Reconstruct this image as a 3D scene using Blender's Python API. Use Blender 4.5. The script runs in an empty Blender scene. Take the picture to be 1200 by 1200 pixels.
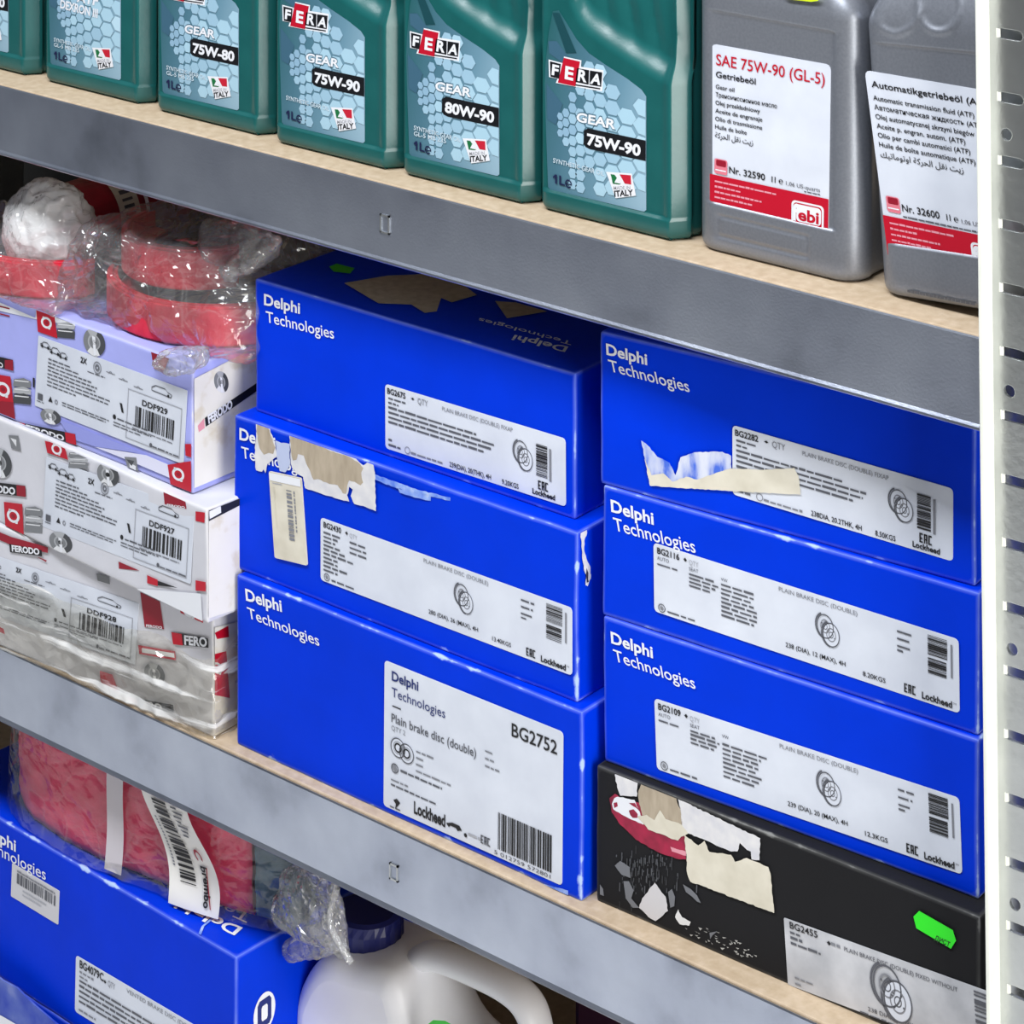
import bpy, bmesh, math, random
from mathutils import Vector, Matrix, noise
random.seed(7)
C = bpy.context.scene.collection
SC = bpy.context.scene

# ------------------------------------------------------------------ camera, world, lights, exposure
F_PX, CX, CY = 3194.0, 600.0, -735.0           # focal length and principal point of the 1200 px frame (level camera, shifted lens)
CAM = Vector((.882, -1.532, 1.6))
FW = Vector((-.6388, .7694, 0)).normalized()
RT = Vector((FW.y, -FW.x, 0))
UP = Vector((0, 0, 1))
cd = bpy.data.cameras.new('camera'); co = bpy.data.objects.new('camera', cd); C.objects.link(co)
cd.sensor_width = 36; cd.sensor_fit = 'HORIZONTAL'; cd.lens = F_PX / 1200 * 36
cd.shift_x = 0; cd.shift_y = -(600 - CY) / 1200
co.matrix_world = Matrix((( RT.x, 0, -FW.x, CAM.x), (RT.y, 0, -FW.y, CAM.y), (0, 1, 0, CAM.z), (0, 0, 0, 1)))
SC.camera = co
w = bpy.data.worlds.new('room_light'); SC.world = w; w.use_nodes = True
w.node_tree.nodes['Background'].inputs[0].default_value = (.80, .88, 1, 1)
w.node_tree.nodes['Background'].inputs[1].default_value = .15
def area(name, loc, target, sx, sy, power, col=(1, 1, 1)):
    l = bpy.data.lights.new(name, 'AREA'); l.shape = 'RECTANGLE'; l.size = sx; l.size_y = sy; l.energy = power; l.color = col
    o = bpy.data.objects.new(name, l); C.objects.link(o); o.location = loc
    o.rotation_euler = (Vector(target) - Vector(loc)).to_track_quat('-Z', 'Y').to_euler()
area('doorway_daylight', (2.2, -.86, 1.08), (-.3, .1, .85), 1.1, 2.05, 74, (1, .98, .93))
area('ceiling_lamp', (-.5, -1.1, 2.9), (-.5, -.8, 0), 2.6, .5, 104, (.93, .96, 1))
SC.view_settings.view_transform = 'Standard'; SC.view_settings.look = 'None'
SC.view_settings.gamma = 1; SC.view_settings.use_curve_mapping = False
SC.view_settings.exposure = -0.15

# ------------------------------------------------------------------ geometry of the picture: where a pixel's ray meets a real plane
def ray(px, py): return FW + RT * ((px - CX) / F_PX) - UP * ((py - CY) / F_PX)
def hit(px, py, P, N):
    d = ray(px, py); return CAM + d * ((P - CAM).dot(N) / d.dot(N))
def atY(px, py, y): return hit(px, py, Vector((0, y, 0)), Vector((0, 1, 0)))
def atZ(px, py, z): return hit(px, py, Vector((0, 0, z)), Vector((0, 0, 1)))
def z_over(p, py):                              # height of the point above p that shows at pixel row py
    wd = (p - CAM).dot(FW); return CAM.z - (py - CY) / F_PX * wd

# ------------------------------------------------------------------ materials
def lin(c): return tuple(((v / 255) / 12.92 if v / 255 <= .04045 else ((v / 255 + .055) / 1.055) ** 2.4) for v in c)
MC = {}
def mat(rgb, rough=.5, metal=0, name=None, spec=.5):
    k = (tuple(rgb), rough, metal, name)
    if k in MC: return MC[k]
    m = bpy.data.materials.new(name or 'ink_%02x%02x%02x' % tuple(int(v) for v in rgb)); m.use_nodes = True
    b = m.node_tree.nodes['Principled BSDF']
    b.inputs['Base Color'].default_value = (*lin(rgb), 1); b.inputs['Roughness'].default_value = rough
    b.inputs['Metallic'].default_value = metal; b.inputs['Specular IOR Level'].default_value = spec
    MC[k] = m; return m
def nd(m, t, **kw):
    n = m.node_tree.nodes.new(t)
    for a, v in kw.items(): setattr(n, a, v)
    return n
def lk(m, a, b): m.node_tree.links.new(a, b)
def ramp(m, fac, stops):
    r = nd(m, 'ShaderNodeValToRGB'); lk(m, fac, r.inputs[0])
    e = r.color_ramp.elements
    while len(e) < len(stops): e.new(.5)
    for i, (p, c) in enumerate(stops): e[i].position = p; e[i].color = (*lin(c), 1)
    return r
def noisy(name, stops, scale, rough=.5, metal=0, bump=0, bscale=None, detail=5, stretch=None, spec=.5, coat=0):
    m = bpy.data.materials.new(name); m.use_nodes = True
    b = m.node_tree.nodes['Principled BSDF']
    tc = nd(m, 'ShaderNodeTexCoord'); src = tc.outputs['Object']
    if stretch:
        mp = nd(m, 'ShaderNodeMapping'); mp.inputs['Scale'].default_value = stretch; lk(m, src, mp.inputs[0]); src = mp.outputs[0]
    n = nd(m, 'ShaderNodeTexNoise'); n.inputs['Scale'].default_value = scale; n.inputs['Detail'].default_value = detail
    lk(m, src, n.inputs[0])
    r = ramp(m, n.outputs[0], stops); lk(m, r.outputs[0], b.inputs['Base Color'])
    b.inputs['Roughness'].default_value = rough; b.inputs['Metallic'].default_value = metal
    b.inputs['Specular IOR Level'].default_value = spec; b.inputs['Coat Weight'].default_value = coat
    if bump:
        n2 = nd(m, 'ShaderNodeTexNoise'); n2.inputs['Scale'].default_value = bscale or scale; n2.inputs['Detail'].default_value = 6
        lk(m, src, n2.inputs[0])
        bp = nd(m, 'ShaderNodeBump'); bp.inputs['Strength'].default_value = bump; bp.inputs['Distance'].default_value = .002
        lk(m, n2.outputs[0], bp.inputs['Height']); lk(m, bp.outputs[0], b.inputs['Normal'])
    return m
def carton_mat(name, base, edge_pale, rough=.42, wear=1.0):
    """printed board; the attribute 'ed' (distance to the nearest box edge) rubs the print off in spots and thinly lightens every edge"""
    m = noisy(name, [(.3, base), (.7, tuple(min(255, v * 1.07) for v in base))], 14, rough, 0, .12, 90, spec=.06)
    b = m.node_tree.nodes['Principled BSDF']
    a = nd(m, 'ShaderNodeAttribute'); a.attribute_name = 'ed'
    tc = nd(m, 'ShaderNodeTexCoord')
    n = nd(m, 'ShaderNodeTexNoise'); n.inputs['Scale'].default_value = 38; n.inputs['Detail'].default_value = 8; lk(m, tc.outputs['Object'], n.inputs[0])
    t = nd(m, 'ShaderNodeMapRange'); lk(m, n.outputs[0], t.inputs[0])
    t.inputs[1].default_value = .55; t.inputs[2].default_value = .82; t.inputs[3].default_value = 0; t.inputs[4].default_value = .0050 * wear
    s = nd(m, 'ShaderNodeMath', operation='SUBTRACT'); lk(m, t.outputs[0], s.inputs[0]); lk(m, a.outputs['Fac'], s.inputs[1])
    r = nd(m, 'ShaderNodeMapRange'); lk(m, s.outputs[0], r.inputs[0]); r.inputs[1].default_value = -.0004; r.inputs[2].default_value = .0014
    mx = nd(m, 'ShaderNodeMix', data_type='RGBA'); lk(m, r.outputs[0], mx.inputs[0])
    eg = nd(m, 'ShaderNodeMapRange'); lk(m, a.outputs['Fac'], eg.inputs[0]); eg.inputs[1].default_value = .0030; eg.inputs[2].default_value = .0004; eg.inputs[3].default_value = 0; eg.inputs[4].default_value = .42  # thin pale line along every edge, varied by noise
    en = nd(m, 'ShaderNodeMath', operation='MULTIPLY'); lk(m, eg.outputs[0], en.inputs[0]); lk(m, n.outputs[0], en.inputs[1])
    m0 = nd(m, 'ShaderNodeMix', data_type='RGBA'); lk(m, en.outputs[0], m0.inputs[0]); lk(m, b.inputs['Base Color'].links[0].from_socket, m0.inputs[6]); m0.inputs[7].default_value = (*lin(edge_pale), 1)
    lk(m, m0.outputs[2], mx.inputs[6]); mx.inputs[7].default_value = (*lin(edge_pale), 1)
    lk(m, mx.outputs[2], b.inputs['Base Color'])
    return m
def film_mat(name, tint, body, gloss, rough=.1, scale=26, crease=.16, bump=.9):
    """thin clear film: mostly see-through, mirror glints on crumpled facets, whitened creases"""
    m = bpy.data.materials.new(name); m.use_nodes = True; nt = m.node_tree; nt.nodes.clear()
    out = nd(m, 'ShaderNodeOutputMaterial')
    tr = nd(m, 'ShaderNodeBsdfTransparent'); tr.inputs[0].default_value = (*tint, 1)
    df = nd(m, 'ShaderNodeBsdfDiffuse'); df.inputs[0].default_value = (.9, .9, .9, 1)
    gl = nd(m, 'ShaderNodeBsdfGlossy'); gl.inputs['Roughness'].default_value = rough; gl.inputs[0].default_value = (.97, .97, .97, 1)
    tc = nd(m, 'ShaderNodeTexCoord')
    n = nd(m, 'ShaderNodeTexNoise'); n.inputs['Scale'].default_value = 14; n.inputs['Detail'].default_value = 2; lk(m, tc.outputs['Object'], n.inputs[0])
    ad = nd(m, 'ShaderNodeVectorMath', operation='MULTIPLY_ADD'); lk(m, n.outputs['Color'], ad.inputs[0]); ad.inputs[1].default_value = (.05, .05, .05); lk(m, tc.outputs['Object'], ad.inputs[2])
    mp = nd(m, 'ShaderNodeMapping'); mp.inputs['Rotation'].default_value = (.3, .5, .6); mp.inputs['Scale'].default_value = (1, .6, 1.5); lk(m, ad.outputs[0], mp.inputs[0])
    v1 = nd(m, 'ShaderNodeTexVoronoi', feature='DISTANCE_TO_EDGE'); v1.inputs['Scale'].default_value = scale; lk(m, mp.outputs[0], v1.inputs['Vector'])
    v2 = nd(m, 'ShaderNodeTexVoronoi', feature='DISTANCE_TO_EDGE'); v2.inputs['Scale'].default_value = scale * 2.6; lk(m, mp.outputs[0], v2.inputs['Vector'])
    h = nd(m, 'ShaderNodeMath', operation='MULTIPLY_ADD'); lk(m, v2.outputs[0], h.inputs[0]); h.inputs[1].default_value = .35; lk(m, v1.outputs[0], h.inputs[2])
    bp = nd(m, 'ShaderNodeBump'); bp.inputs['Strength'].default_value = bump; bp.inputs['Distance'].default_value = .014
    lk(m, h.outputs[0], bp.inputs['Height']); lk(m, bp.outputs[0], gl.inputs['Normal'])
    mr = nd(m, 'ShaderNodeMapRange'); lk(m, v1.outputs[0], mr.inputs[0]); mr.inputs[1].default_value = 0; mr.inputs[2].default_value = .035
    mr.inputs[3].default_value = min(1, body + crease * .35); mr.inputs[4].default_value = body
    m1 = nd(m, 'ShaderNodeMixShader'); lk(m, mr.outputs[0], m1.inputs[0]); lk(m, tr.outputs[0], m1.inputs[1]); lk(m, df.outputs[0], m1.inputs[2])
    lw = nd(m, 'ShaderNodeLayerWeight'); lw.inputs[0].default_value = .25; lk(m, bp.outputs[0], lw.inputs['Normal'])
    g = nd(m, 'ShaderNodeMath', operation='MULTIPLY_ADD'); lk(m, lw.outputs['Fresnel'], g.inputs[0]); g.inputs[1].default_value = gloss; g.inputs[2].default_value = .05
    g.use_clamp = True
    m2 = nd(m, 'ShaderNodeMixShader'); lk(m, g.outputs[0], m2.inputs[0]); lk(m, m1.outputs[0], m2.inputs[1]); lk(m, gl.outputs[0], m2.inputs[2])
    lk(m, m2.outputs[0], out.inputs[0])
    return m
BEAM = noisy('hammered_grey_enamel', [(.28, (150, 156, 172)), (.45, (186, 193, 210)), (.75, (210, 217, 232))], 11, .30, .9, .05, 500)
POST = noisy('galvanised_post', [(.3, (192, 195, 196)), (.7, (210, 213, 213))], 22, .30, .9, .1, 200)
WOOD = noisy('chipboard', [(.3, (184, 162, 134)), (.55, (196, 175, 148)), (.8, (208, 188, 164))], 130, .65, 0, .1, 300)
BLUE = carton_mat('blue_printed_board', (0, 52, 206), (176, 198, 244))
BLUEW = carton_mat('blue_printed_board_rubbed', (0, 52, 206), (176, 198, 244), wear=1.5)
BLACK = carton_mat('black_printed_board', (34, 34, 36), (130, 130, 128), .5, .9)
LAV = carton_mat('lavender_printed_board', (164, 169, 231), (225, 222, 225), .4, .6)
POSTLIT = noisy('post_painted_lit', [(.3, (232, 234, 224)), (.7, (242, 243, 234))], 30, .4, .1)  # post metal made near-white: light from the right put into its colour
GREYB = carton_mat('pale_grey_printed_board', (205, 205, 212), (232, 228, 222), .4, .6)
WHITEB = carton_mat('white_side_board', (232, 232, 230), (214, 206, 190), .4, .8)
FERA = noisy('green_bottle_plastic', [(.3, (22, 86, 86)), (.7, (28, 95, 94))], 30, .26, 0, .03, 300, spec=.6)
FEBI = noisy('silver_grey_bottle_plastic', [(.35, (134, 138, 147)), (.65, (142, 146, 155))], 500, .36, .5, .015, 500)
HDPE = noisy('milky_canister_plastic', [(.3, (240, 240, 246)), (.7, (248, 248, 252))], 12, .4, 0, .04, 200)
NAVY = mat((22, 28, 92), .4, name='navy_cap_plastic')
PAPER = noisy('label_paper', [(.3, (208, 213, 225)), (.7, (220, 225, 236))], 30, .5)
CREAM = noisy('aged_label_paper', [(.3, (205, 198, 180)), (.7, (226, 220, 204))], 45, .6)
TORNB = noisy('bare_cardboard', [(.3, (164, 150, 130)), (.7, (186, 172, 152))], 160, .8, stretch=(1, 1, .3))
TORNW = noisy('torn_white_paper', [(.3, (205, 205, 212)), (.7, (228, 226, 226))], 90, .7)
RED = noisy('red_friction_lining', [(.3, (190, 22, 48)), (.6, (222, 40, 66)), (.8, (232, 66, 88))], 34, .5, 0, .35, 120)
FILM = film_mat('clear_bag_film', (.97, .97, .97), .075, .55)
FILM2 = film_mat('thin_clear_film', (.98, .98, .98), .03, .35, scale=20, bump=.5)
FILMW = film_mat('milky_bag_film', (.97, .97, .97), .17, .7, scale=34)
BALLF = film_mat('crumpled_white_film', (.97, .97, .97), .82, .6, .15, 40, .3)
TAPE = film_mat('yellowed_parcel_tape', (.96, .94, .87), .06, .6, .12, 20, .2)
_m1 = [x for x in TAPE.node_tree.nodes if x.type == 'MIX_SHADER'][0]; _mp = nd(TAPE, 'ShaderNodeMapping'); _mp.inputs['Rotation'].default_value = (0, .35, 0); _mp.inputs['Scale'].default_value = (5, 20, 120)
_tx = [x for x in TAPE.node_tree.nodes if x.type == 'TEX_COORD'][0]; lk(TAPE, _tx.outputs['Object'], _mp.inputs[0]); _n = nd(TAPE, 'ShaderNodeTexNoise'); _n.inputs['Scale'].default_value = 1; _n.inputs['Detail'].default_value = 3; lk(TAPE, _mp.outputs[0], _n.inputs[0])
_r = nd(TAPE, 'ShaderNodeMapRange'); lk(TAPE, _n.outputs[0], _r.inputs[0]); _r.inputs[1].default_value = .55; _r.inputs[2].default_value = .63; _r.inputs[3].default_value = .04; _r.inputs[4].default_value = .78; lk(TAPE, _r.outputs[0], _m1.inputs[0])
K = dict(black=mat((24, 24, 28)), ink=mat((88, 90, 98)), grey=mat((128, 130, 138)), pale=mat((168, 170, 178)), white=mat((232, 234, 240)),
         red=mat((190, 8, 40), .4), dred=mat((148, 14, 40), .45), pink=mat((225, 150, 165)), blueink=mat((28, 44, 110)))

# ------------------------------------------------------------------ mesh helpers
def link(name, verts, faces, mats, parent=None, midx=None, smooth=False):
    me = bpy.data.meshes.new(name); me.from_pydata([tuple(v) for v in verts], [], faces)
    for m in (mats if isinstance(mats, (list, tuple)) else [mats]): me.materials.append(m)
    if midx: me.polygons.foreach_set('material_index', midx)
    if smooth: me.polygons.foreach_set('use_smooth', [True] * len(faces))
    o = bpy.data.objects.new(name, me); C.objects.link(o)
    if parent: o.parent = parent
    return o
def thing(name, label, cat, loc=(0, 0, 0), rot=(0, 0, 0), group=None):
    o = bpy.data.objects.new(name, None); C.objects.link(o); o.empty_display_size = .02
    o.location = loc; o.rotation_euler = rot; o['label'] = label; o['category'] = cat
    if group: o['group'] = group
    return o
def mw(o): return Matrix.Translation(o.location) @ o.rotation_euler.to_matrix().to_4x4()
def box_bm(x0, x1, y0, y1, z0, z1, bev=0, seg=2):
    bm = bmesh.new(); bmesh.ops.create_cube(bm, size=1)
    for v in bm.verts: v.co = ((x0 + x1) / 2 + v.co.x * (x1 - x0), (y0 + y1) / 2 + v.co.y * (y1 - y0), (z0 + z1) / 2 + v.co.z * (z1 - z0))
    if bev: bmesh.ops.bevel(bm, geom=bm.edges[:], offset=bev, segments=seg, affect='EDGES', profile=.5)
    return bm
def bmo(name, bm, m, parent=None, smooth=False):
    me = bpy.data.meshes.new(name); bm.to_mesh(me); bm.free(); me.materials.append(m)
    if smooth: me.polygons.foreach_set('use_smooth', [True] * len(me.polygons))
    o = bpy.data.objects.new(name, me); C.objects.link(o)
    if parent: o.parent = parent
    return o
def mbox(name, x0, x1, y0, y1, z0, z1, m, parent=None, bev=0): return bmo(name, box_bm(x0, x1, y0, y1, z0, z1, bev), m, parent)
def tube(name, pts, r, m, parent=None, n=8, cyc=False):
    cu = bpy.data.curves.new(name, 'CURVE'); cu.dimensions = '3D'; cu.bevel_depth = r; cu.bevel_resolution = max(1, n // 4); cu.use_fill_caps = True
    sp = cu.splines.new('NURBS' if len(pts) > 3 else 'POLY'); sp.points.add(len(pts) - 1)
    for p, q in zip(sp.points, pts): p.co = (*q, 1)
    if sp.type == 'NURBS': sp.order_u = 3; sp.use_endpoint_u = not cyc
    sp.use_cyclic_u = cyc
    return to_mesh_obj(name, cu, m, parent)
def to_mesh_obj(name, cu, m, parent=None):
    t = bpy.data.objects.new('tmp', cu); C.objects.link(t)
    dg = bpy.context.evaluated_depsgraph_get(); dg.update()
    me = bpy.data.meshes.new_from_object(t.evaluated_get(dg)); bpy.data.objects.remove(t); bpy.data.curves.remove(cu)
    me.name = name; me.materials.clear(); me.materials.append(m)
    me.polygons.foreach_set('use_smooth', [True] * len(me.polygons))
    o = bpy.data.objects.new(name, me); C.objects.link(o)
    if parent: o.parent = parent
    return o
def flat_curve(name, loops, ext, bev, m, parent=None, res=3, smooth_pts=False, off=0):
    """solid of an outline with holes, drawn in XY, thick along Z"""
    cu = bpy.data.curves.new(name, 'CURVE'); cu.dimensions = '2D'; cu.fill_mode = 'BOTH'; cu.extrude = ext; cu.bevel_depth = bev; cu.bevel_resolution = res; cu.offset = off
    for L in loops:
        sp = cu.splines.new('NURBS' if smooth_pts else 'POLY'); sp.points.add(len(L) - 1)
        for p, q in zip(sp.points, L): p.co = (q[0], q[1], 0, 1)
        sp.use_cyclic_u = True
        if smooth_pts: sp.order_u = 3; sp.resolution_u = 6
    return to_mesh_obj(name, cu, m, parent)

# text meshes: made once per string
_tc = {}
def text_tris(s, bold):
    k = (s, bold)
    if k in _tc: return _tc[k]
    cu = bpy.data.curves.new('t', 'FONT'); cu.body = s; cu.size = 1; cu.resolution_u = 3; cu.offset = bold
    o = bpy.data.objects.new('t', cu); C.objects.link(o)
    dg = bpy.context.evaluated_depsgraph_get(); dg.update()
    me = o.evaluated_get(dg).to_mesh()
    vs = [(v.co.x, v.co.y) for v in me.vertices]; fs = [tuple(p.vertices) for p in me.polygons]
    o.evaluated_get(dg).to_mesh_clear(); bpy.data.objects.remove(o); bpy.data.curves.remove(cu)
    if not vs: vs = [(0, 0), (.1, 0), (0, .1)]; fs = [(0, 1, 2)]
    x0 = min(v[0] for v in vs); vs = [(x - x0, y) for x, y in vs]
    r = (vs, fs, max(v[0] for v in vs)); _tc[k] = r; return r
CAP = max(v[1] for v in text_tris('H', 0)[0])

class Fr:
    """a flat frame on a thing's surface: O + U*s + V*t (+ N*layer), in the thing's own coordinates"""
    def __init__(s, O, U, V, N): s.O, s.U, s.V, s.N = O, U, V, N
    def p(s, a, b, l=0): return s.O + s.U * a + s.V * b + s.N * l
def clip(P, ax, lo, hi):
    for k, sg, lim in ((ax[0], 1, lo[0]), (ax[0], -1, -hi[0]), (ax[1], 1, lo[1]), (ax[1], -1, -hi[1])):
        out = []
        for a, b in zip(P, P[1:] + P[:1]):
            da, db = a[k] * sg - lim, b[k] * sg - lim
            if da >= 0: out.append(a)
            if (da >= 0) != (db >= 0): out.append(a + (b - a) * (da / (da - db)))
        P = out
        if len(P) < 3: return []
    return P
class Face:
    """plane of a thing: pixels are carried onto it"""
    lim = None
    def cut(s, P): return clip(P, *s.lim) if s.lim else P
    def __init__(s, root, P, N):
        s.M = mw(root); s.I = s.M.inverted(); s.N = Vector(N).normalized()
        s.Pw = s.M @ Vector(P); s.Nw = s.M.to_3x3() @ s.N
    def px(s, q): return s.I @ hit(q[0], q[1], s.Pw, s.Nw)
    def fr(s, TL, TR, BL):
        a, b, c = s.px(TL), s.px(TR), s.px(BL); return Fr(a, b - a, c - a, s.N)
LAY = .00012
class Print:
    def __init__(s, fr=None, base=.0004): s.fr = fr; s.v = []; s.f = []; s.mi = []; s.m = []; s.base = base
    def _m(s, m):
        if m not in s.m: s.m.append(m)
        return s.m.index(m)
    def pts(s, P, m, lay=0, N=None):
        n = N or s.fr.N; b = len(s.v); s.v += [p + n * (s.base + lay * LAY) for p in P]
        s.f.append(tuple(range(b, b + len(P)))); s.mi.append(s._m(m))
    def poly(s, L, m, lay=0): s.pts([s.fr.p(a, b) for a, b in L], m, lay)
    def rect(s, a0, b0, a1, b1, m, lay=0): s.poly([(a0, b0), (a0, b1), (a1, b1), (a1, b0)], m, lay)
    def rrect(s, a0, b0, a1, b1, r, m, lay=0):
        W, H = s.fr.U.length, s.fr.V.length; L = []
        for cx, cy, q in ((a1 - r / W, b0 + r / H, 3), (a0 + r / W, b0 + r / H, 2), (a0 + r / W, b1 - r / H, 1), (a1 - r / W, b1 - r / H, 0)):
            for k in range(5):
                t = math.pi / 2 * (q + 1 - k / 4); L.append((cx + r / W * math.cos(t), cy + r / H * math.sin(t)))
        s.poly(L, m, lay)
    def ring(s, a, b, r0, r1, m, lay=0, t0=0, t1=360, n=28, sx=1):      # radii in fractions of the frame's height
        k = s.fr.V.length / s.fr.U.length * sx; n = max(4, int(n * (t1 - t0) / 360))
        for i in range(n):
            u, w_ = math.radians(t0 + (t1 - t0) * i / n), math.radians(t0 + (t1 - t0) * (i + 1) / n)
            q = [(a + r0 * k * math.cos(u), b + r0 * math.sin(u)), (a + r1 * k * math.cos(u), b + r1 * math.sin(u)),
                 (a + r1 * k * math.cos(w_), b + r1 * math.sin(w_)), (a + r0 * k * math.cos(w_), b + r0 * math.sin(w_))]
            if r0 == 0: q = q[1:3] + [(a, b)]
            s.poly(q, m, lay)
    def text(s, st, a, b, h, m, lay=1, bold=0, a1=None, xs=1, al='l'):
        """baseline at t=b, cap height h (fraction of frame height); a1 fits the width"""
        vs, fs, wd = text_tris(st, bold); ky = h / CAP
        kx = (a1 - a) / wd if a1 is not None else ky * s.fr.V.length / s.fr.U.length * xs
        if al == 'r': a -= wd * kx
        if al == 'c': a -= wd * kx / 2
        o = len(s.v); n = s.fr.N * (s.base + lay * LAY)
        s.v += [s.fr.p(a + x * kx, b - y * ky) + n for x, y in vs]
        s.f += [tuple(i + o for i in f) for f in fs]; s.mi += [s._m(m)] * len(fs)
    def words(s, a, b, h, m, widths, dt, lay=1, sl=0):
        """rows of print too small to read: one dash per word"""
        for k, wd in enumerate(widths):
            x = a
            while x < a + wd - .004:
                e = min(a + wd, x + random.uniform(.018, .05) * (1 if wd < .5 else 1.6)); t = b + k * dt
                s.rect(x, t - h * random.uniform(.5, .72), e, t, m, lay); x = e + .006
    def bars(s, a0, b0, a1, b1, m, horiz=False, n=30, lay=1):
        x = 0; W = []
        while x < 1:
            g = random.choice((1, 1, 2, 3)) / (n * 1.8); W.append((x, min(1, x + g))); x += g + random.choice((1, 1, 2)) / (n * 1.8)
        for p, q in W:
            if horiz: s.rect(a0, b0 + (b1 - b0) * p, a1, b0 + (b1 - b0) * q, m, lay)
            else: s.rect(a0 + (a1 - a0) * p, b0, a0 + (a1 - a0) * q, b1, m, lay)
    def build(s, name, parent):
        if not s.f: return None
        return link(name, s.v, s.f, s.m, parent, s.mi)
def ptext(pr, face, st, BL, BR, TL, m, bold=0, lay=0):
    """a line of lettering on a face: baseline from BL to BR, cap top above BL at TL"""
    o, r, u = face.px(BL), face.px(BR), face.px(TL); vs, fs, wd = text_tris(st, bold)
    n = face.N * (pr.base + lay * LAY); b = len(pr.v)
    V = [o + (r - o) * (x / wd) + (u - o) * (y / CAP) for x, y in vs]
    if face.lim and any(face.cut([q, q, q]) == [] for q in (o, r, u)):
        for f in fs:
            P = face.cut([V[i] for i in f])
            if P: pr.pts(P, m, lay, face.N)
        return
    pr.v += [q + n for q in V]
    pr.f += [tuple(i + b for i in f) for f in fs]; pr.mi += [pr._m(m)] * len(fs)
def ppoly(pr, face, L, m, lay=0, org=(0, 0), sc=1.0):
    P = face.cut([face.px((org[0] + x / sc, org[1] + y / sc)) for x, y in L])
    if P: pr.pts(P, m, lay, face.N)
def sheet(name, parent, fr, m, r=.003, th=.0003):
    """a sticker: a thin sheet with rounded corners"""
    W, H = fr.U.length, fr.V.length; L = []
    for cx, cy, q in ((1 - r / W, r / H, 3), (r / W, r / H, 2), (r / W, 1 - r / H, 1), (1 - r / W, 1 - r / H, 0)):
        for k in range(4):
            t = math.pi / 2 * (q + 1 - k / 3); L.append((cx + r / W * math.cos(t), cy + r / H * math.sin(t)))
    n = len(L); v = [fr.p(a, b, th) for a, b in L] + [fr.p(a, b, 0) for a, b in L]
    return link(name, v, [tuple(range(n))] + [(i, i + n, (i + 1) % n + n, (i + 1) % n) for i in range(n)], m, parent)

# ------------------------------------------------------------------ setting
def struct(o): o['kind'] = 'structure'; return o
struct(mbox('floor', -3, 3, -3.5, .66, -.1, 0, noisy('concrete_floor', [(.3, (208, 207, 204)), (.7, (222, 221, 218))], 3, .6)))
struct(mbox('wall_back', -3, 3, .66, .76, 0, 3, noisy('dark_wall', [(.3, (30, 29, 28)), (.7, (40, 38, 36))], 4, .8)))

struct(mbox('added_dark_wall', -3, 1.6, -1.95, -1.85, 0, 3, noisy('dark_light_blocker', [(.3, (24, 24, 27)), (.7, (38, 37, 38))], 6, .8)))  # unseen wall, added to darken the metal's reflections and block ambient light
ZL, ZU, ZB = .4965, .983, .075                 # tops of the three boards
rack = thing('metal_shelving_rack', 'grey metal shelving rack with slotted upright and enamelled beams holding every board', 'shelf', (0, 0, 0))
def beam(z1, z0, name='shelf_beam'):
    x0, x1, t = -1.62, -.001, .0018
    prof = [(.030, z1 - .016), (t, z1 - .016), (t, z1), (.0006, z1 + .0006), (0, z1 - .0006), (0, z0 + .004), (-.0012, z0 + .0022), (-.0016, z0 + .0008), (-.0008, z0), (.03, z0), (.03, z0 + t), (t, z0 + t + .001),
            (t, z1 - .016 - t), (.03, z1 - .016 - t)]
    n = len(prof); v = [(x, y, z) for x in (x0, x1) for y, z in prof]
    f = [(i, (i + 1) % n, (i + 1) % n + n, i + n) for i in range(n)] + [tuple(range(n - 1, -1, -1)), tuple(range(n, 2 * n))]
    return link(name, v, f, BEAM, rack)
bU = beam(.9825, .9235); bL = beam(.4955, .4335); bB = beam(.074, .013)
def tab(px0, px1):
    a, b = atY(*px0, 0), atY(*px1, 0); w_, e = .0013, -.0011
    x0, x1, z1, z0 = a.x, b.x, a.z, b.z
    bm = bmesh.new()
    for q in ((x0, x0 + w_, z0, z1), (x0, x1, z1 - w_, z1), (x0, x1, z0, z0 + w_), (x1 - w_, x1, z0, z1)):
        t = box_bm(q[0], q[1], e, .0003, q[2], q[3]); me = bpy.data.meshes.new('t'); t.to_mesh(me); t.free(); bm.from_mesh(me); bpy.data.meshes.remove(me)
    bmo('punched_tab', bm, POST, rack)
tab((446, 250), (457, 275)); tab((457, 1010), (467, 1034))
# slotted upright: flange stands forward on its left edge, slots and round holes are cut through the web
PX0, PX1, YW = .0035, .062, .0095
SX0, SX1 = atY(1172, 600, YW).x, atY(1204, 600, YW).x
zs = [1.1776 - .0406 * k for k in range(-4, 27)]
loops = [[(PX0, 0), (PX1, 0), (PX1, 1.45), (PX0, 1.45)]]
for i, z in enumerate(zs):
    if .05 < z < 1.42:
        L = []; x0, x1, r = SX0, SX1, .0036
        for k in range(7): t = math.pi / 2 + math.pi * k / 6; L.append((x0 + r + r * math.cos(t), z + r * math.sin(t)))
        for k in range(7): t = -math.pi / 2 + math.pi * k / 6; L.append((x1 - r + r * math.cos(t), z + r * math.sin(t)))
        loops.append(L)
for py in (158, 458, 759, 1056):
    p = atY(1183, py, YW); loops.append([(p.x + .0042 * math.cos(k * math.pi / 8), p.z + .0042 * math.sin(k * math.pi / 8)) for k in range(16)])
web = flat_curve('post_web', loops, .001, .0003, POST, rack, 1); web.rotation_euler = (math.pi / 2, 0, 0); web.location = (0, YW, 0)
for p in web.data.polygons: p.use_smooth = False
mbox('post_flange', 0, PX0, -.004, YW + .001, 0, 1.45, POSTLIT, rack, .0007)
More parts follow.
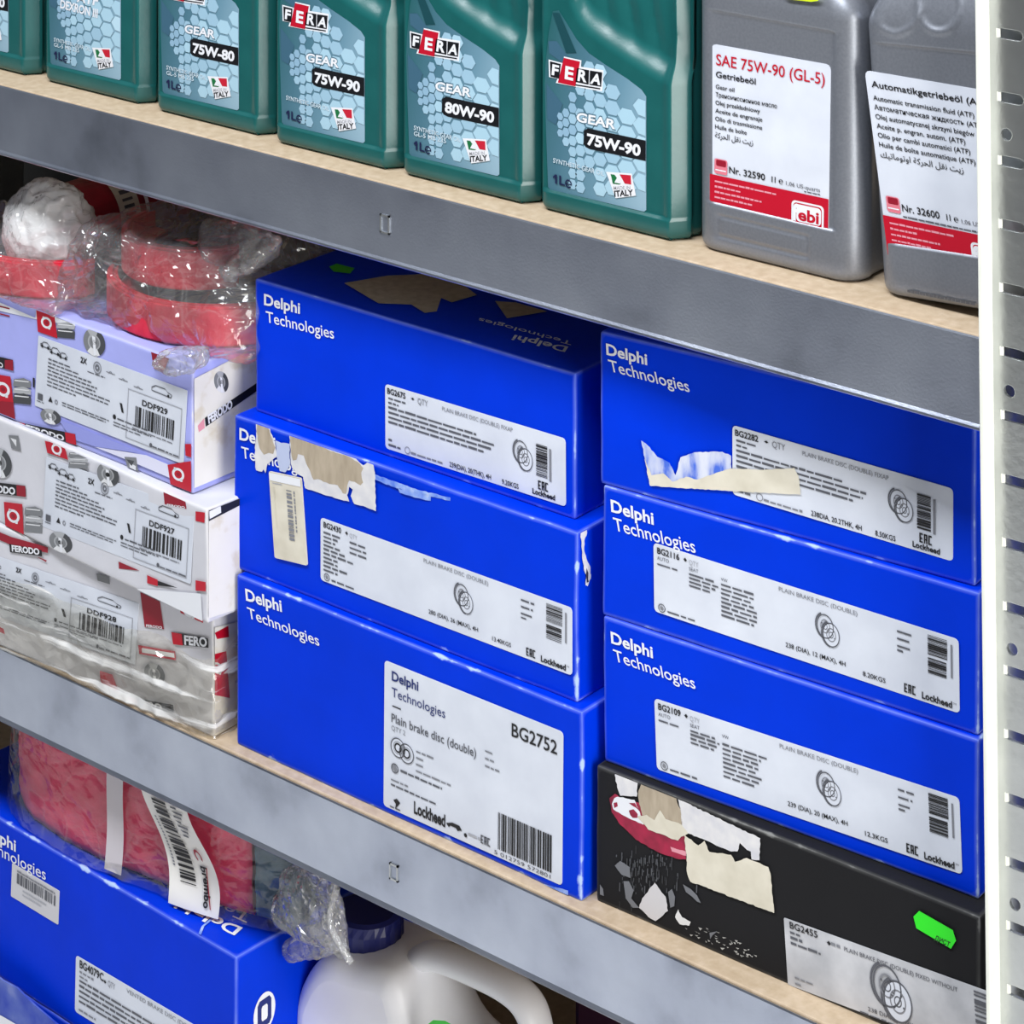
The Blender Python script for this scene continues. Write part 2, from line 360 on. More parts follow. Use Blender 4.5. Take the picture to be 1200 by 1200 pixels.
mbox('post_flange', PX1, PX1 + .0035, -.004, YW + .001, 0, 1.45, POST, rack, .0007)
mbox('post_back', PX0, PX1, YW + .011, YW + .013, 0, 1.45, POST, rack)
for z in zs:
    if .05 < z < 1.42:
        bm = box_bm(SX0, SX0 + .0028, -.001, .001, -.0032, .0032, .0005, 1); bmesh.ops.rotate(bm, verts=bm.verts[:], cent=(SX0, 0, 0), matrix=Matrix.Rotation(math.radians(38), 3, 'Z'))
        o = bmo('slot_tongue', bm, POSTLIT, rack); o.location = (0, YW - .0012, z)  # pale colour stands in for light catching each slot's left end
# the upright leans a hair out of plumb
LEAN = Matrix.Translation((.0016, 0, .87)) @ Matrix.Rotation(-.0126, 4, 'Y') @ Matrix.Translation((0, 0, -.87))
for o in rack.children:
    if o.name.split('.')[0] in ('post_web', 'post_flange', 'post_back', 'slot_tongue'): o.matrix_basis = LEAN @ (Matrix.Translation(o.location) @ o.rotation_euler.to_matrix().to_4x4())
mbox('post', -1.66, -1.622, 0, .04, 0, 1.45, POST, rack, .001)
mbox('post', -1.66, -1.622, .54, .58, 0, 1.45, POST, rack, .001)
mbox('post', .004, .044, .54, .58, 0, 1.45, POST, rack, .001)
for i, (z, lb) in enumerate(((ZU, 'chipboard shelf board with the oil bottles on it'), (ZL, 'chipboard shelf board with the brake disc boxes on it'), (ZB, 'lowest chipboard shelf board behind the white canister'))):
    o = mbox('shelf_board', -1.615, -.002, .0035, .56, z - .015, z, WOOD, None, .0012); o['label'] = lb; o['category'] = 'board'

# ------------------------------------------------------------------ cartons
def rounded_box(W, D, H, r=.0022, amp=.0012, seed=0):
    def axis(n):
        L = [0, .0012, .0025, .005, .0085]; m = max(3, int((n - .017) / .02))
        return L + [.0085 + (n - .017) * k / m for k in range(1, m)] + [n - q for q in reversed(L)]
    X, Y, Z = axis(W), axis(D), axis(H); dims = (W, D, H); V = {}; vs = []; ed = []; fs = []
    def vert(a, b, c):
        k = (round(a, 5), round(b, 5), round(c, 5))
        if k in V: return V[k]
        q = Vector((min(max(a, r), W - r), min(max(b, r), D - r), min(max(c, r), H - r))); d = Vector((a, b, c)) - q
        p = q + d.normalized() * r if d.length > 0 else Vector((a, b, c))
        dd = sorted(min(u, n - u) for u, n in zip((a, b, c), dims)); e = dd[1]
        nv = noise.noise_vector(Vector((a * 14 + seed * 7.3, b * 14, c * 14 + seed))) + .5 * noise.noise_vector(Vector((a * 60, b * 60 + seed, c * 60)))
        fall = 1 if e < .02 else .4
        p += Vector((nv.x, max(nv.y, -.6) , nv.z * .35)) * amp * fall
        if c == 0: p.z = max(0, p.z) * .3
        V[k] = len(vs); vs.append(p); ed.append(e); return V[k]
    for A, B, fn, flip in ((X, Z, lambda a, b: (a, 0, b), 0), (X, Z, lambda a, b: (a, D, b), 1), (X, Y, lambda a, b: (a, b, 0), 1), (X, Y, lambda a, b: (a, b, H), 0),
                           (Y, Z, lambda a, b: (0, a, b), 1), (Y, Z, lambda a, b: (W, a, b), 0)):
        for i in range(len(A) - 1):
            for j in range(len(B) - 1):
                q = [vert(*fn(A[i], B[j])), vert(*fn(A[i + 1], B[j])), vert(*fn(A[i + 1], B[j + 1])), vert(*fn(A[i], B[j + 1]))]
                fs.append(tuple(reversed(q)) if flip else tuple(q))
    return vs, fs, ed
class Carton:
    def __init__(s, name, label, cat, z, a, b, top, m, D=.30, group=None, ext=0, extr=0, seed=1, amp=.0008, H=None, part='carton', zref=None):
        """a, b: base corners of the front as pixels on height z; top: pixel of the top left corner"""
        A, B = atZ(*a, zref or z), atZ(*b, zref or z); A.z = B.z = z; d = (B - A).normalized(); H = H or (z_over(A, top[1]) - z)
        A = A - d * ext; B = B + d * extr
        s.root = thing(name, label, cat, A, (0, 0, math.atan2(d.y, d.x)), group)
        s.W, s.D, s.H, s.top = (B - A).length, D, H, z + H
        v, f, e = rounded_box(s.W, D, H, seed=seed, amp=amp)
        o = link(part, v, f, m, s.root, smooth=True); o.data.attributes.new('ed', 'FLOAT', 'POINT').data.foreach_set('value', e)
        s.body = o
        s.front = Face(s.root, (0, -.0004, 0), (0, -1, 0)); s.side = Face(s.root, (s.W + .0004, 0, 0), (1, 0, 0)); s.lid = Face(s.root, (0, 0, H + .0004), (0, 0, 1))
        e = .0008; s.front.lim = ((0, 2), (e, e), (s.W - e, H - e)); s.side.lim = ((1, 2), (e, e), (D - e, H - e)); s.lid.lim = ((0, 1), (e, e), (s.W - e, D - e))
def logo(c, d, t, name='printed_logo', m=None):
    p = Print(); ptext(p, c.front, 'Delphi', *d, m or K['white'], .026); ptext(p, c.front, 'Technologies', *t, m or K['white'], .007); return p.build(name, c.root)
def disc_icon(p, a, b, r, m=None):
    m = m or K['ink']; g = K['grey']
    for dx, dy in ((-.55, -.28), (0, 0)):
        k = p.fr.V.length / p.fr.U.length
        ca, cb = a + dx * r * k, b + dy * r * 2
        if dx == 0: p.ring(ca, cb, 0, r, PAPER, 1.5, sx=.8)
        p.ring(ca, cb, r * .9, r, m, 2, sx=.8); p.ring(ca - r * .1 * k, cb - r * .03, r * .94, r * 1.08, m, 1, 90, 250, sx=.8)
        p.ring(ca, cb, r * .48, r * .57, g, 2, sx=.8); p.ring(ca, cb, r * .2, r * .27, m, 2, sx=.8)
        for i in range(4): p.ring(ca + r * .38 * k * math.cos(i * 1.57 + .6), cb + r * .38 * math.sin(i * 1.57 + .6), 0, r * .06, m, 2, n=8)
def strip_label(c, TL, TR, BL, code, kind, m=PAPER, title='PLAIN BRAKE DISC (DOUBLE)', dim='238 (DIA), 12 (MAX), 4H', kg='8.20KGS'):
    fr = c.front.fr(TL, TR, BL); lab = sheet('paper_label', c.root, fr, m)
    p = Print(fr, .0006); k, g, gr = K['black'], K['ink'], K['grey']
    p.text(code, .014, .135, .085, k, bold=.02, xs=.95)
    if kind == 'wide':                          # long label, columns left, disc in the middle
        p.poly([(.112, .07), (.118, .1), (.112, .13), (.106, .1)], k, 1); p.text('QTY', .125, .15, .07, K['pale'], xs=.8)
        if code in ('BG2116', 'BG2109'):
            p.text('AUTO', .014, .225, .05, g); p.words(.014, .3, .035, g, [.07], .06)
            p.text('SEAT', .125, .235, .05, g); p.words(.125, .30, .045, g, [.085, .1, .09, .08, .06][:4], .055)
            p.text('VW', .235, .235, .045, g); p.words(.235, .34 if code == 'BG2109' else .30, .045, g, [.15, .13, .12, .12, .11, .13, .12, .11] if code == 'BG2109' else [.11, .11, .1, .11, .12, .12, .12, .11], .063)
        else:
            p.words(.014, .23, .045, g, [.07, .06, .05, .07, .09, .125, .06, .06, .1, .06], .066); p.words(.125, .24, .045, g, [.065, .07, .07], .08)
        p.ring(.028, .915, .05, .062, g, 1); p.ring(.028, .915, 0, .03, gr, 1, n=10); p.words(.048, .95, .04, g, [.095], .1)
        p.text(title, .43, .115, .06, gr, a1=.685); disc_icon(p, .6, .5, .17)
        p.text(dim, .45, .875, .062, k, bold=.008, a1=.645); p.text(kg, .70, .92, .062, k, bold=.008, a1=.772)
        for i, (t, wd) in enumerate(((.14, .05), (.24, .045), (.34, .045), (.40, .02))): p.words(.81, t + .02, .04, g, [wd], .1)
        p.bars(.905, .06, .965, .33, k, True, 22); p.bars(.905, .37, .962, .58, k, True, 14); p.rect(.975, .1, .981, .55, gr, 1)
        eac(p, .83, .95, .12, k); p.text('Lockheed', .885, .955, .085, k, bold=.03, a1=.978); p.text('TM', .981, .9, .025, k)
    else:                                       # shorter label
        p.poly([(.162, .08), (.172, .1), (.162, .12), (.152, .1)], k, 1); p.text('QTY', .19, .15, .09, gr, xs=.8)
        p.words(.02, .215, .045, g, [.1, .06], .07)
        p.words(.02, .36, .05, g, [.5, .6, .585, .54], .075)
        p.words(.02, .86, .045, g, [.02], .1); p.words(.02, .94, .045, g, [.07], .1); p.ring(.13, .92, .045, .056, gr, 1); p.words(.15, .955, .045, gr, [.18], .1)
        p.text(title + ' FIXAP', .33, .14, .062, gr, a1=.72); disc_icon(p, .79, .49, .17)
        p.text(dim, .37, .955, .07, k, bold=.01, a1=.6); p.text(kg, .66, .96, .07, k, bold=.01, a1=.75)
        p.bars(.845, .2, .905, .68, k, True, 30); p.rect(.915, .22, .926, .7, gr, 1)
        eac(p, .855, .865, .13, k); p.text('Lockheed', .825, .955, .075, k, bold=.03, a1=.945)
    p.build('label_print', lab)
def eac(p, a, b, h, m):
    """the three-letter conformity mark, drawn as strokes"""
    k = p.fr.V.length / p.fr.U.length; s = h * .16; wd = h * .42 * k; g = h * .17 * k; sx = s * k
    for i in range(3):
        x = a + i * (wd + g * .6)
        if i == 1:
            p.rect(x, b - h, x + sx, b, m, 1); p.rect(x + wd - sx, b - h, x + wd, b, m, 1); p.rect(x, b - h, x + wd, b - h + s, m, 1); p.rect(x, b - h * .5, x + wd, b - h * .5 + s, m, 1)
        else:
            p.rect(x, b - h, x + sx, b, m, 1); p.rect(x, b - h, x + wd, b - h + s, m, 1); p.rect(x, b - s, x + wd, b, m, 1)
            if i == 0: p.rect(x, b - h * .55, x + wd * .85, b - h * .55 + s, m, 1)

GB = 'blue brake disc boxes on the middle shelf'
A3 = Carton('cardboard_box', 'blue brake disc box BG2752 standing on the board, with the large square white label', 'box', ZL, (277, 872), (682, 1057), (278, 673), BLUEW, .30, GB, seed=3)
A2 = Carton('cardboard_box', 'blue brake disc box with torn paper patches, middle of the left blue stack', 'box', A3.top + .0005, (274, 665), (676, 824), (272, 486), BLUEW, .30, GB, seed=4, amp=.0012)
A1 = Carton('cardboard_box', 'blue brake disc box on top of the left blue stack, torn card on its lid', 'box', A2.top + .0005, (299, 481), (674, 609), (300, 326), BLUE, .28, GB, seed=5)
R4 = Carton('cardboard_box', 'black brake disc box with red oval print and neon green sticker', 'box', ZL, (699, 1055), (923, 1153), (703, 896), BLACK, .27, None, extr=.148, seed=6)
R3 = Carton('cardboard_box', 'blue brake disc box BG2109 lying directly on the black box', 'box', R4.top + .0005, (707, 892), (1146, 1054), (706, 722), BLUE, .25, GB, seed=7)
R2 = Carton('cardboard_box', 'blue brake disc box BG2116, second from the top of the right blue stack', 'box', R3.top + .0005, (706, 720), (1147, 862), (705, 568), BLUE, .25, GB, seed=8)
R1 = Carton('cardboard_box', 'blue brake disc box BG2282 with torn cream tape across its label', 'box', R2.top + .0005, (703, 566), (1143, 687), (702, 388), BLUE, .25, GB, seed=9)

logo(A1, ((309.8, 356.7), (352, 367.4), (309.8, 344.4)), ((312.5, 377), (392, 397), (311.7, 364.3)))
logo(A2, ((281, 514.6), (323, 526), (281, 501.5)), ((284, 536), (365, 558), (283, 523)))
logo(A3, ((288.7, 703), (331, 716.7), (287.6, 689.8)), ((291.4, 723.6), (375, 757), (289.5, 711)))
logo(R1, ((711, 415), (759, 427.5), (710.4, 402.5)), ((715.4, 434.6), (809, 459.6), (712.5, 421)))
logo(R2, ((716.7, 599), (766.7, 614.6), (715.8, 585.4)), ((720.8, 621), (816, 648), (718.3, 606)))
logo(R3, ((716.7, 753), (765.8, 771), (715.8, 740)), ((720.8, 774), (815.8, 807.5), (718.3, 760.4)))
strip_label(A1, (451.6, 449.6), (663, 514), (452, 525), 'BG2675', 'short', dim='239(DIA), 20(THK), 4H', kg='9.20KGS')
strip_label(A2, (376, 606), (670.8, 712.4), (376, 679.4), 'BG2430', 'wide', dim='280 (DIA), 26 (MAX), 4H', kg='13.40KGS')
strip_label(R1, (858.6, 497.9), (1117, 572.6), (858.6, 579), 'BG2282', 'short', dim='238DIA, 20.2THK, 4H', kg='8.50KGS')
strip_label(R2, (766, 635.6), (1123.7, 749.3), (767, 716), 'BG2116', 'wide')
strip_label(R3, (767, 818), (1124.4, 935), (770, 901), 'BG2109', 'wide', dim='239 (DIA), 20 (MAX), 4H', kg='12.3KGS')
GREYL = noisy('smudged_label_paper', [(.35, (176, 178, 184)), (.7, (206, 207, 212))], 40, .55)
# big square label
fr = A3.front.fr((451, 773.3), (660.4, 857.9), (449.7, 943.7)); lab = sheet('paper_label', A3.root, fr, PAPER)
p = Print(fr, .0006); k, g, gr = K['black'], K['ink'], K['grey']
p.text('Delphi', .045, .115, .062, K['blueink'], bold=.022, a1=.2); p.text('Technologies', .045, .225, .062, K['blueink'], a1=.355)
p.rect(.05, .285, .1, .293, k, 1)
p.text('Plain brake disc (double)', .045, .40, .058, g, bold=.006, a1=.53); p.text('QTY 2', .045, .455, .032, gr)
for a in (.085, .135):
    p.ring(a, .56 + (a - .085) * .3, 0, .068, PAPER, 1); p.ring(a, .56 + (a - .085) * .3, .06, .068, g, 2); p.ring(a, .56 + (a - .085) * .3, .022, .034, k, 2); p.ring(a, .56 + (a - .085) * .3, .04, .044, gr, 2)
p.words(.19, .535, .018, gr, [.1, .05, .04, .2], .044); p.words(.58, .335, .018, gr, [.04, .05, .08], .05)
p.ring(.067, .71, .026, .034, g, 1); p.ring(.067, .71, 0, .02, gr, 1, n=12); p.words(.1, .715, .022, g, [.24], .1); p.words(.045, .80, .018, gr, [.1], .1); p.words(.045, .835, .018, g, [.26], .1)
p.poly([(.06, .93), (.08, .91), (.1, .93), (.085, .96), (.07, .985), (.075, .95)], k, 1); p.words(.04, .985, .014, g, [.06], .1)
p.text('Lockheed', .18, .955, .078, k, bold=.03, a1=.36)
p.poly([(.365, .925), (.4, .905), (.44, .905), (.455, .93), (.43, .945), (.42, .93), (.39, .93), (.38, .945)], k, 1); p.ring(.475, .95, 0, .014, k, 1, n=10)
p.words(.49, .94, .03, K['pale'], [.07], .1); eac(p, .56, .955, .055, g)
p.text('BG2752', .725, .16, .085, k, bold=.012, a1=.97)
p.bars(.655, .70, .945, .945, k, False, 46); p.text('5 012759 572801', .635, .985, .026, g, a1=.94)
p.build('label_print', lab)
# torn paper on the middle box of the left stack
def ragged(L, step, amp):
    out = []
    for (a, b), (c, d) in zip(L, L[1:] + L[:1]):
        n = max(1, int(math.hypot(c - a, d - b) / step)); l = math.hypot(c - a, d - b) or 1
        for k in range(n):
            j = random.uniform(-amp, amp) if k else 0; t = k / n
            out.append((a + (c - a) * t - (d - b) / l * j, b + (d - b) * t + (c - a) / l * j))
    return out
def patches(c, items, org, sc, name='torn_paper', face=None):
    for L, m, lay in items:
        if name in ('torn_paper', 'torn_sticker', 'tape_remnant', 'torn_corner', 'rubbed_print', 'oval_print', 'white_stain'): L = ragged(L, 3.2 * sc, .55 * sc)
        p = Print(None, .0004); p.fr = Fr(Vector(), Vector((1, 0, 0)), Vector((0, 0, -1)), (face or c.front).N)
        ppoly(p, face or c.front, L, m, lay, org, sc); p.build(name, c.root)
patches(A2, [
    ([(125, 85), (205, 95), (245, 200), (262, 250), (270, 330), (205, 380), (190, 445), (178, 418), (165, 435), (125, 425), (112, 330), (125, 200)], TORNW, 2),
    ([(130, 95), (200, 100), (240, 205), (260, 265), (245, 310), (214, 302), (180, 315), (150, 270), (135, 200)], TORNB, 3),
    ([(260, 215), (300, 232), (360, 240), (365, 380), (330, 440), (290, 430), (270, 330)], mat((186, 196, 226), .6), 2),
    ([(360, 170), (560, 215), (700, 290), (800, 320), (880, 390), (915, 360), (945, 375), (962, 460), (968, 712), (880, 675), (815, 660), (790, 605), (805, 560), (780, 540), (765, 600), (780, 645), (700, 625), (560, 580), (470, 550), (455, 470), (400, 440), (370, 380)], TORNW, 3),
    ([(365, 180), (470, 195), (560, 235), (650, 290), (780, 330), (840, 365), (880, 410), (865, 440), (878, 510), (860, 530), (820, 505), (780, 495), (755, 590), (735, 585), (700, 530), (640, 520), (560, 485), (530, 490), (490, 400), (460, 320), (420, 310), (410, 350), (385, 355), (370, 280)], TORNB, 4)],
    (280, 480), 6)
fr = A2.front.fr((316, 551.7), (354, 560), (323, 653)); lab = sheet('aged_sticker', A2.root, fr, CREAM, .0015, .0012)
p = Print(fr, .0014); p.rect(.02, .01, .98, .10, K['white'], 1); p.bars(.52, .17, .68, .76, K['grey'], True, 30); p.words(.1, .13, .02, K['pale'], [.3], .1)
for i in range(12): p.rect(.74, .17 + i * .04, .78, .17 + i * .04 + random.uniform(.015, .034), K['grey'], 1)
for i in range(14): p.rect(.12, .16 + i * .035, .16, .16 + i * .035 + random.uniform(.012, .03), CREAM, 1)
p.build('label_print', lab)
# crushed corner and rubbed lip of the same box
patches(A2, [([(588, 285), (650, 255), (655, 330), (630, 400), (628, 480), (648, 555), (683, 630), (688, 730), (660, 800), (640, 790), (645, 700), (625, 650), (612, 560), (606, 420)], TORNW, 2),
             ([(648, 640), (664, 680), (668, 760), (650, 770), (643, 700)], mat((40, 40, 60), .8), 3)], (600, 580), 7.5, 'torn_corner', A2.side)
RUB = noisy('rubbed_blue_print', [(.35, (72, 116, 226)), (.6, (150, 178, 240)), (.75, (214, 222, 242))], 90, .6)
patches(A2, [([(420, 700), (520, 738), (600, 766), (700, 790), (700, 800), (600, 778), (520, 756), (470, 735)], RUB, 1), ([(540, 762), (640, 785), (640, 800), (590, 790), (545, 775)], RUB, 1)], (260, 280), 2.609, 'rubbed_print')
patches(A3, [([(770, 945), (850, 975), (960, 1024), (1060, 1052), (1060, 1066), (960, 1038), (850, 992), (775, 965)], RUB, 1)], (260, 640), 2.609, 'rubbed_print')
# tape left across the top right box
patches(R1, [([(38, 110), (62, 128), (95, 168), (140, 190), (162, 235), (180, 170), (230, 152), (330, 150), (362, 165), (362, 290), (70, 272)], noisy('half_torn_paper', [(.38, (70, 108, 214)), (.5, (178, 188, 226)), (.65, (214, 218, 232))], 95, .6, stretch=(1, 1, .4)), 5),
             ([(50, 175), (75, 235), (118, 228), (150, 258), (200, 240), (240, 250), (300, 230), (362, 210), (480, 215), (590, 208), (606, 240), (612, 305), (360, 292), (70, 273)], CREAM, 6)], (740, 480), 3.077, 'tape_remnant')
# torn card, sticker and print on the lid of the top left box
for nm, L, m in (('torn_card', [(295, 150), (440, 125), (560, 120), (700, 160), (740, 190), (655, 215), (620, 200), (605, 245), (565, 250), (520, 222), (410, 218)], TORNB),
                 ('torn_card', [(800, 210), (870, 215), (975, 245), (900, 258), (840, 268)], TORNB), ('green_sticker', [(245, 95), (270, 85), (330, 100), (315, 118), (260, 112)], mat((60, 190, 40)))):
    p = Print(None, .0006); p.fr = Fr(Vector(), Vector(), Vector(), Vector((0, 0, 1))); ppoly(p, A1.lid, L, m, 0, (300, 280), 2.857); p.build(nm, A1.root)
p = Print(); ptext(p, A1.lid, 'Delphi', (666, 407), (603, 393), (662, 413), K['white'], .022); ptext(p, A1.lid, 'Technologies', (671, 401), (562, 373), (669, 405), K['white'], .003); p.build('printed_logo', A1.root)

# black box: oval print, old stickers, scuffs, label
S5 = 5.4545
OV = noisy('crimson_print', [(.35, (120, 16, 46)), (.6, (168, 26, 66))], 60, .5)
patches(R4, [([(80, 300), (115, 272), (160, 300), (270, 330), (570, 450), (570, 692), (500, 684), (380, 640), (250, 566), (150, 470), (95, 390)], OV, 1)], (700, 880), S5, 'oval_print')
patches(R4, [([(115, 150), (130, 118), (180, 125), (262, 180), (255, 290), (150, 284), (130, 230)], TORNW, 2), ([(130, 290), (240, 310), (272, 380), (300, 470), (230, 440), (160, 405), (105, 370), (97, 335), (112, 300)], K['white'], 2),
             ([(205, 330), (245, 330), (275, 385), (262, 370), (232, 350)], OV, 3), ([(205, 378), (235, 370), (262, 400), (260, 425), (230, 425), (215, 408)], OV, 3), ([(108, 330), (130, 325), (135, 350), (112, 362)], OV, 3),
             ([(290, 175), (500, 255), (515, 330), (540, 380), (545, 480), (440, 430), (370, 450), (290, 405), (270, 320), (265, 270)], TORNB, 3),
             ([(260, 415), (320, 405), (370, 440), (405, 375), (440, 430), (500, 450), (545, 470), (585, 525), (540, 545), (520, 570), (480, 560), (420, 530), (330, 500)], CREAM, 4),
             ([(520, 305), (1045, 555), (1040, 695), (990, 690), (985, 640), (960, 630), (915, 585), (900, 640), (860, 640), (760, 600), (690, 565), (640, 545), (540, 510), (540, 400)], TORNW, 3),
             ([(470, 610), (570, 640), (572, 668), (480, 640)], K['pink'], 2), ([(560, 530), (650, 600), (690, 570), (720, 640), (860, 660), (885, 705), (960, 680), (1098, 738), (1115, 800), (1135, 1032), (600, 832), (580, 780), (572, 640)], CREAM, 5)],
        (700, 880), S5, 'torn_sticker')
patches(R4, [([(370, 840), (440, 930), (455, 1020), (375, 1085), (330, 1060), (270, 1000), (290, 940)], mat((205, 203, 206), .7), 2), ([(520, 1010), (545, 1060), (600, 1090), (590, 1115), (530, 1105), (500, 1060)], mat((222, 222, 222), .7), 2)], (700, 880), S5, 'white_stain')
scf = Print(None, .0004); scf.fr = Fr(Vector(), Vector(), Vector(), R4.front.N); SC1 = mat((84, 86, 92), .7)
for i in range(190):
    x = random.gauss(330, 130); y = random.gauss(740, 120)
    if not (120 < x < 640 and 600 + max(0, x - 300) * .3 < y < 1000): continue
    h_ = random.uniform(10, 60); w_ = random.uniform(2, 7)
    ppoly(scf, R4.front, [(x, y), (x + w_, y + 3), (x + w_ * .7, y + h_), (x - w_ * .3, y + h_ * .9)], random.choice((SC1, mat((60, 62, 66), .7))), 1, (700, 880), S5)
for L in ([(115, 730), (150, 700), (210, 740), (215, 810), (190, 800), (160, 790), (135, 760)], [(170, 830), (205, 830), (235, 890), (220, 940), (270, 1000), (230, 1000), (185, 940)], [(550, 850), (600, 880), (640, 920), (665, 970), (640, 960), (610, 930), (570, 900)],
          [(455, 900), (480, 880), (500, 930), (495, 990), (470, 1000)], [(720, 1160), (770, 1150), (740, 1175), (725, 1200)], [(20, 850), (40, 880), (45, 925), (20, 915)]):
    ppoly(scf, R4.front, L, mat((112, 114, 120), .7), 2, (700, 880), S5)
for i in range(46):
    x = random.uniform(540, 1010); y = 1110 + (x - 540) * .42 + random.uniform(-50, 45)
    ppoly(scf, R4.front, [(x, y), (x + random.uniform(8, 30), y + random.uniform(2, 12)), (x + random.uniform(5, 20), y + random.uniform(8, 18))], mat((176, 176, 174), .7), 1, (700, 880), S5)
scf.build('scuffs', R4.root)['kind'] = 'stuff'
fr = R4.front.fr((918.7, 1075), (1163, 1163.5), (923.6, 1153.5)); lab = sheet('paper_label', R4.root, fr, GREYL, .001)
p = Print(fr, .0006)
p.text('BG2455', .03, .12, .095, k, bold=.012, a1=.17); p.words(.03, .2, .05, g, [.05], .1); p.words(.03, .28, .06, g, [.06], .1); p.words(.03, .36, .055, g, [.15], .1)
p.poly([(.225, .1), (.235, .135), (.225, .17), (.215, .135)], k, 1); p.words(.235, .15, .06, gr, [.05], .1)
p.text('PLAIN BRAKE DISC (DOUBLE) FIXED WITHOUT', .30, .165, .062, g, bold=.004, a1=.84)
disc_icon(p, .55, .63, .31, g); p.words(.04, .86, .04, gr, [.09, .03], .09)
p.text('238 DIA, 20 THK', .40, .93, .06, g, bold=.006, a1=.62); p.words(.36, 1.0, .035, g, [.3], .1)
p.bars(.915, .05, .985, 1.0, g, True, 22); p.build('label_print', lab)
p = Print(None, .0006); p.fr = Fr(Vector(), Vector(), Vector(), Vector((0, -1, 0)))
NEON = mat((40, 235, 30), .5, name='neon_green_paper')
ppoly(p, R4.front, [(760, 105), (790, 75), (965, 175), (982, 230), (955, 272), (775, 165)], NEON, 1, (900, 1050), 4.444); st = p.build('neon_sticker', R4.root)
p = Print(None, .0009); ptext(p, R4.front, 'ДИСТ', (1095.5, 1100.5), (1113, 1109), (1097, 1095.5), mat((16, 70, 20)), .02); p.build('sticker_print', st)

# ------------------------------------------------------------------ oil bottles on the top shelf
def sm(x): x = min(1, max(0, x)); return x * x * (3 - 2 * x)
def interp(P, x):
    if x <= P[0][0]: return P[0][1]
    for (a, b), (c, d) in zip(P, P[1:]):
        if x <= c: return b + (d - b) * (x - a) / (c - a)
    return P[-1][1]
def bottle(parent, m, W, D, rl, rr, rows, disp, side, zs, zn, neck, rn, zt, chamfer=False):
    """lofted bottle: rounded rectangle in plan, pressed front panel, shoulder, neck"""
    nf = 46; re_ = .0112 if chamfer else rr; ring = [(rl + (W - rl - re_) * i / (nf - 1), 0, 0, -1) for i in range(nf)]
    def arc(cx, cy, r, a0, n):
        for k in range(1, n): t = math.radians(a0 + 90 * k / n); ring.append((cx + r * math.cos(t), cy + r * math.sin(t), math.cos(t), math.sin(t)))
    for t in (.05, .12, .3, .5, .7, .88, .95): ring.append((W - .011 + .011 * t, .0149 * t, .806, -.592)) if chamfer else ring.append((W - rr + rr * math.sin(t * math.pi / 2), rr - rr * math.cos(t * math.pi / 2), math.sin(t * math.pi / 2), -math.cos(t * math.pi / 2)))
    for k in range(12): ring.append((W, rr + .0016 * chamfer + (D - rr - rr - .0016 * chamfer) * k / 11, 1, 0))
    arc(W - rr, D - rr, rr, 0, 5)
    for k in range(8): ring.append((W - rr - (W - rl - rr) * k / 7, D, 0, 1))
    arc(rl, D - rr, rl, 90, 5)
    for k in range(8): ring.append((0, D - rr - (D - rr - rl) * k / 7, -1, 0))
    arc(rl, rl, rl, 180, 6)
    n = len(ring); vs = []; fs = []
    cx, cy = neck
    for z in rows:
        ins = .007 * (1 - math.sqrt(max(0, 1 - (1 - min(1, z / .007)) ** 2)))
        t = sm((z - zs) / (zn - zs)); tt = t ** .85
        for x, y, nx, ny in ring:
            fx = 0; fy = 0
            if ny < -.15 : fy = disp(x, z) * max(0, -ny)
            if nx > .6: fx = side(y, z) * nx
            px, py = x - nx * ins - fx, y - ny * ins + fy
            a = math.atan2((y - D / 2) / D, (x - W / 2) / W)
            qx, qy = cx + rn * math.cos(a), cy + rn * math.sin(a)
            vs.append((px + (qx - px) * tt, py + (qy - py) * tt, z))
    for j in range(len(rows) - 1):
        for i in range(n): fs.append((j * n + i, j * n + (i + 1) % n, (j + 1) * n + (i + 1) % n, (j + 1) * n + i))
    fs.append(tuple(range(n - 1, -1, -1))); fs.append(tuple((len(rows) - 1) * n + i for i in range(n)))
    return link('bottle_body', vs, fs, m, parent, smooth=True)
def cap(parent, m, x, y, z, r, h, name='screw_cap'):
    n = 40; vs = []; fs = []
    prof = [(.97, 0), (1, .05), (1, .85), (.94, .97), (.8, 1), (0, 1)]
    for q, t in prof:
        for i in range(n):
            a = 2 * math.pi * i / n; k = r * q * (1 - .03 * (i % 2) * (t < .9)); vs.append((x + k * math.cos(a), y + k * math.sin(a), z + h * t))
    for j in range(len(prof) - 1):
        for i in range(n): fs.append((j * n + i, j * n + (i + 1) % n, (j + 1) * n + (i + 1) % n, (j + 1) * n + i))
    return link(name, vs, fs, m, parent)
rowsA = [0, .0008, .002, .0035, .005, .007] + [.0095 + .0011 * i for i in range(196)] + [.2268 + .003 * i for i in range(19)]
G1 = 'green one litre oil bottles on the top shelf'
FX = [(-1.0955, .0325), (-.9493, .0325), (-.8043, .0295), (-.6612, .0255), (-.5247, .0258), (-.3882, .0265)]
names = ['left of the ATF bottle, cut by the picture edge', 'lettered ATF DEXRON III', 'lettered GEAR 75W-80', 'lettered GEAR 75W-90, third green bottle from the grey ones', 'lettered GEAR 80W-90', 'lettered GEAR 75W-90, standing right beside the grey bottle']
fb = [thing('oil_bottle', 'green oil bottle ' + nm, 'bottle', (x, y, ZU), (0, 0, 0), G1) for (x, y), nm in zip(FX, names)]
fm = fb[5]; FS = Face(fm, (0, 0, 0), (0, -1, 0)); PD = .003; FP = Face(fm, (0, PD - .0001, 0), (0, -1, 0))
q0, q1 = FS.px((636, 223)), FS.px((773, 257)); WF = .1315
recess = sorted([(v.x, v.z) for v in (FS.px(q) for q in ((664, -6), (669, 14), (676, 30), (688, 44), (700, 53), (720, 67), (735, 77), (752, 88), (773, 100)))])
xr = FS.px((775, 257)).x
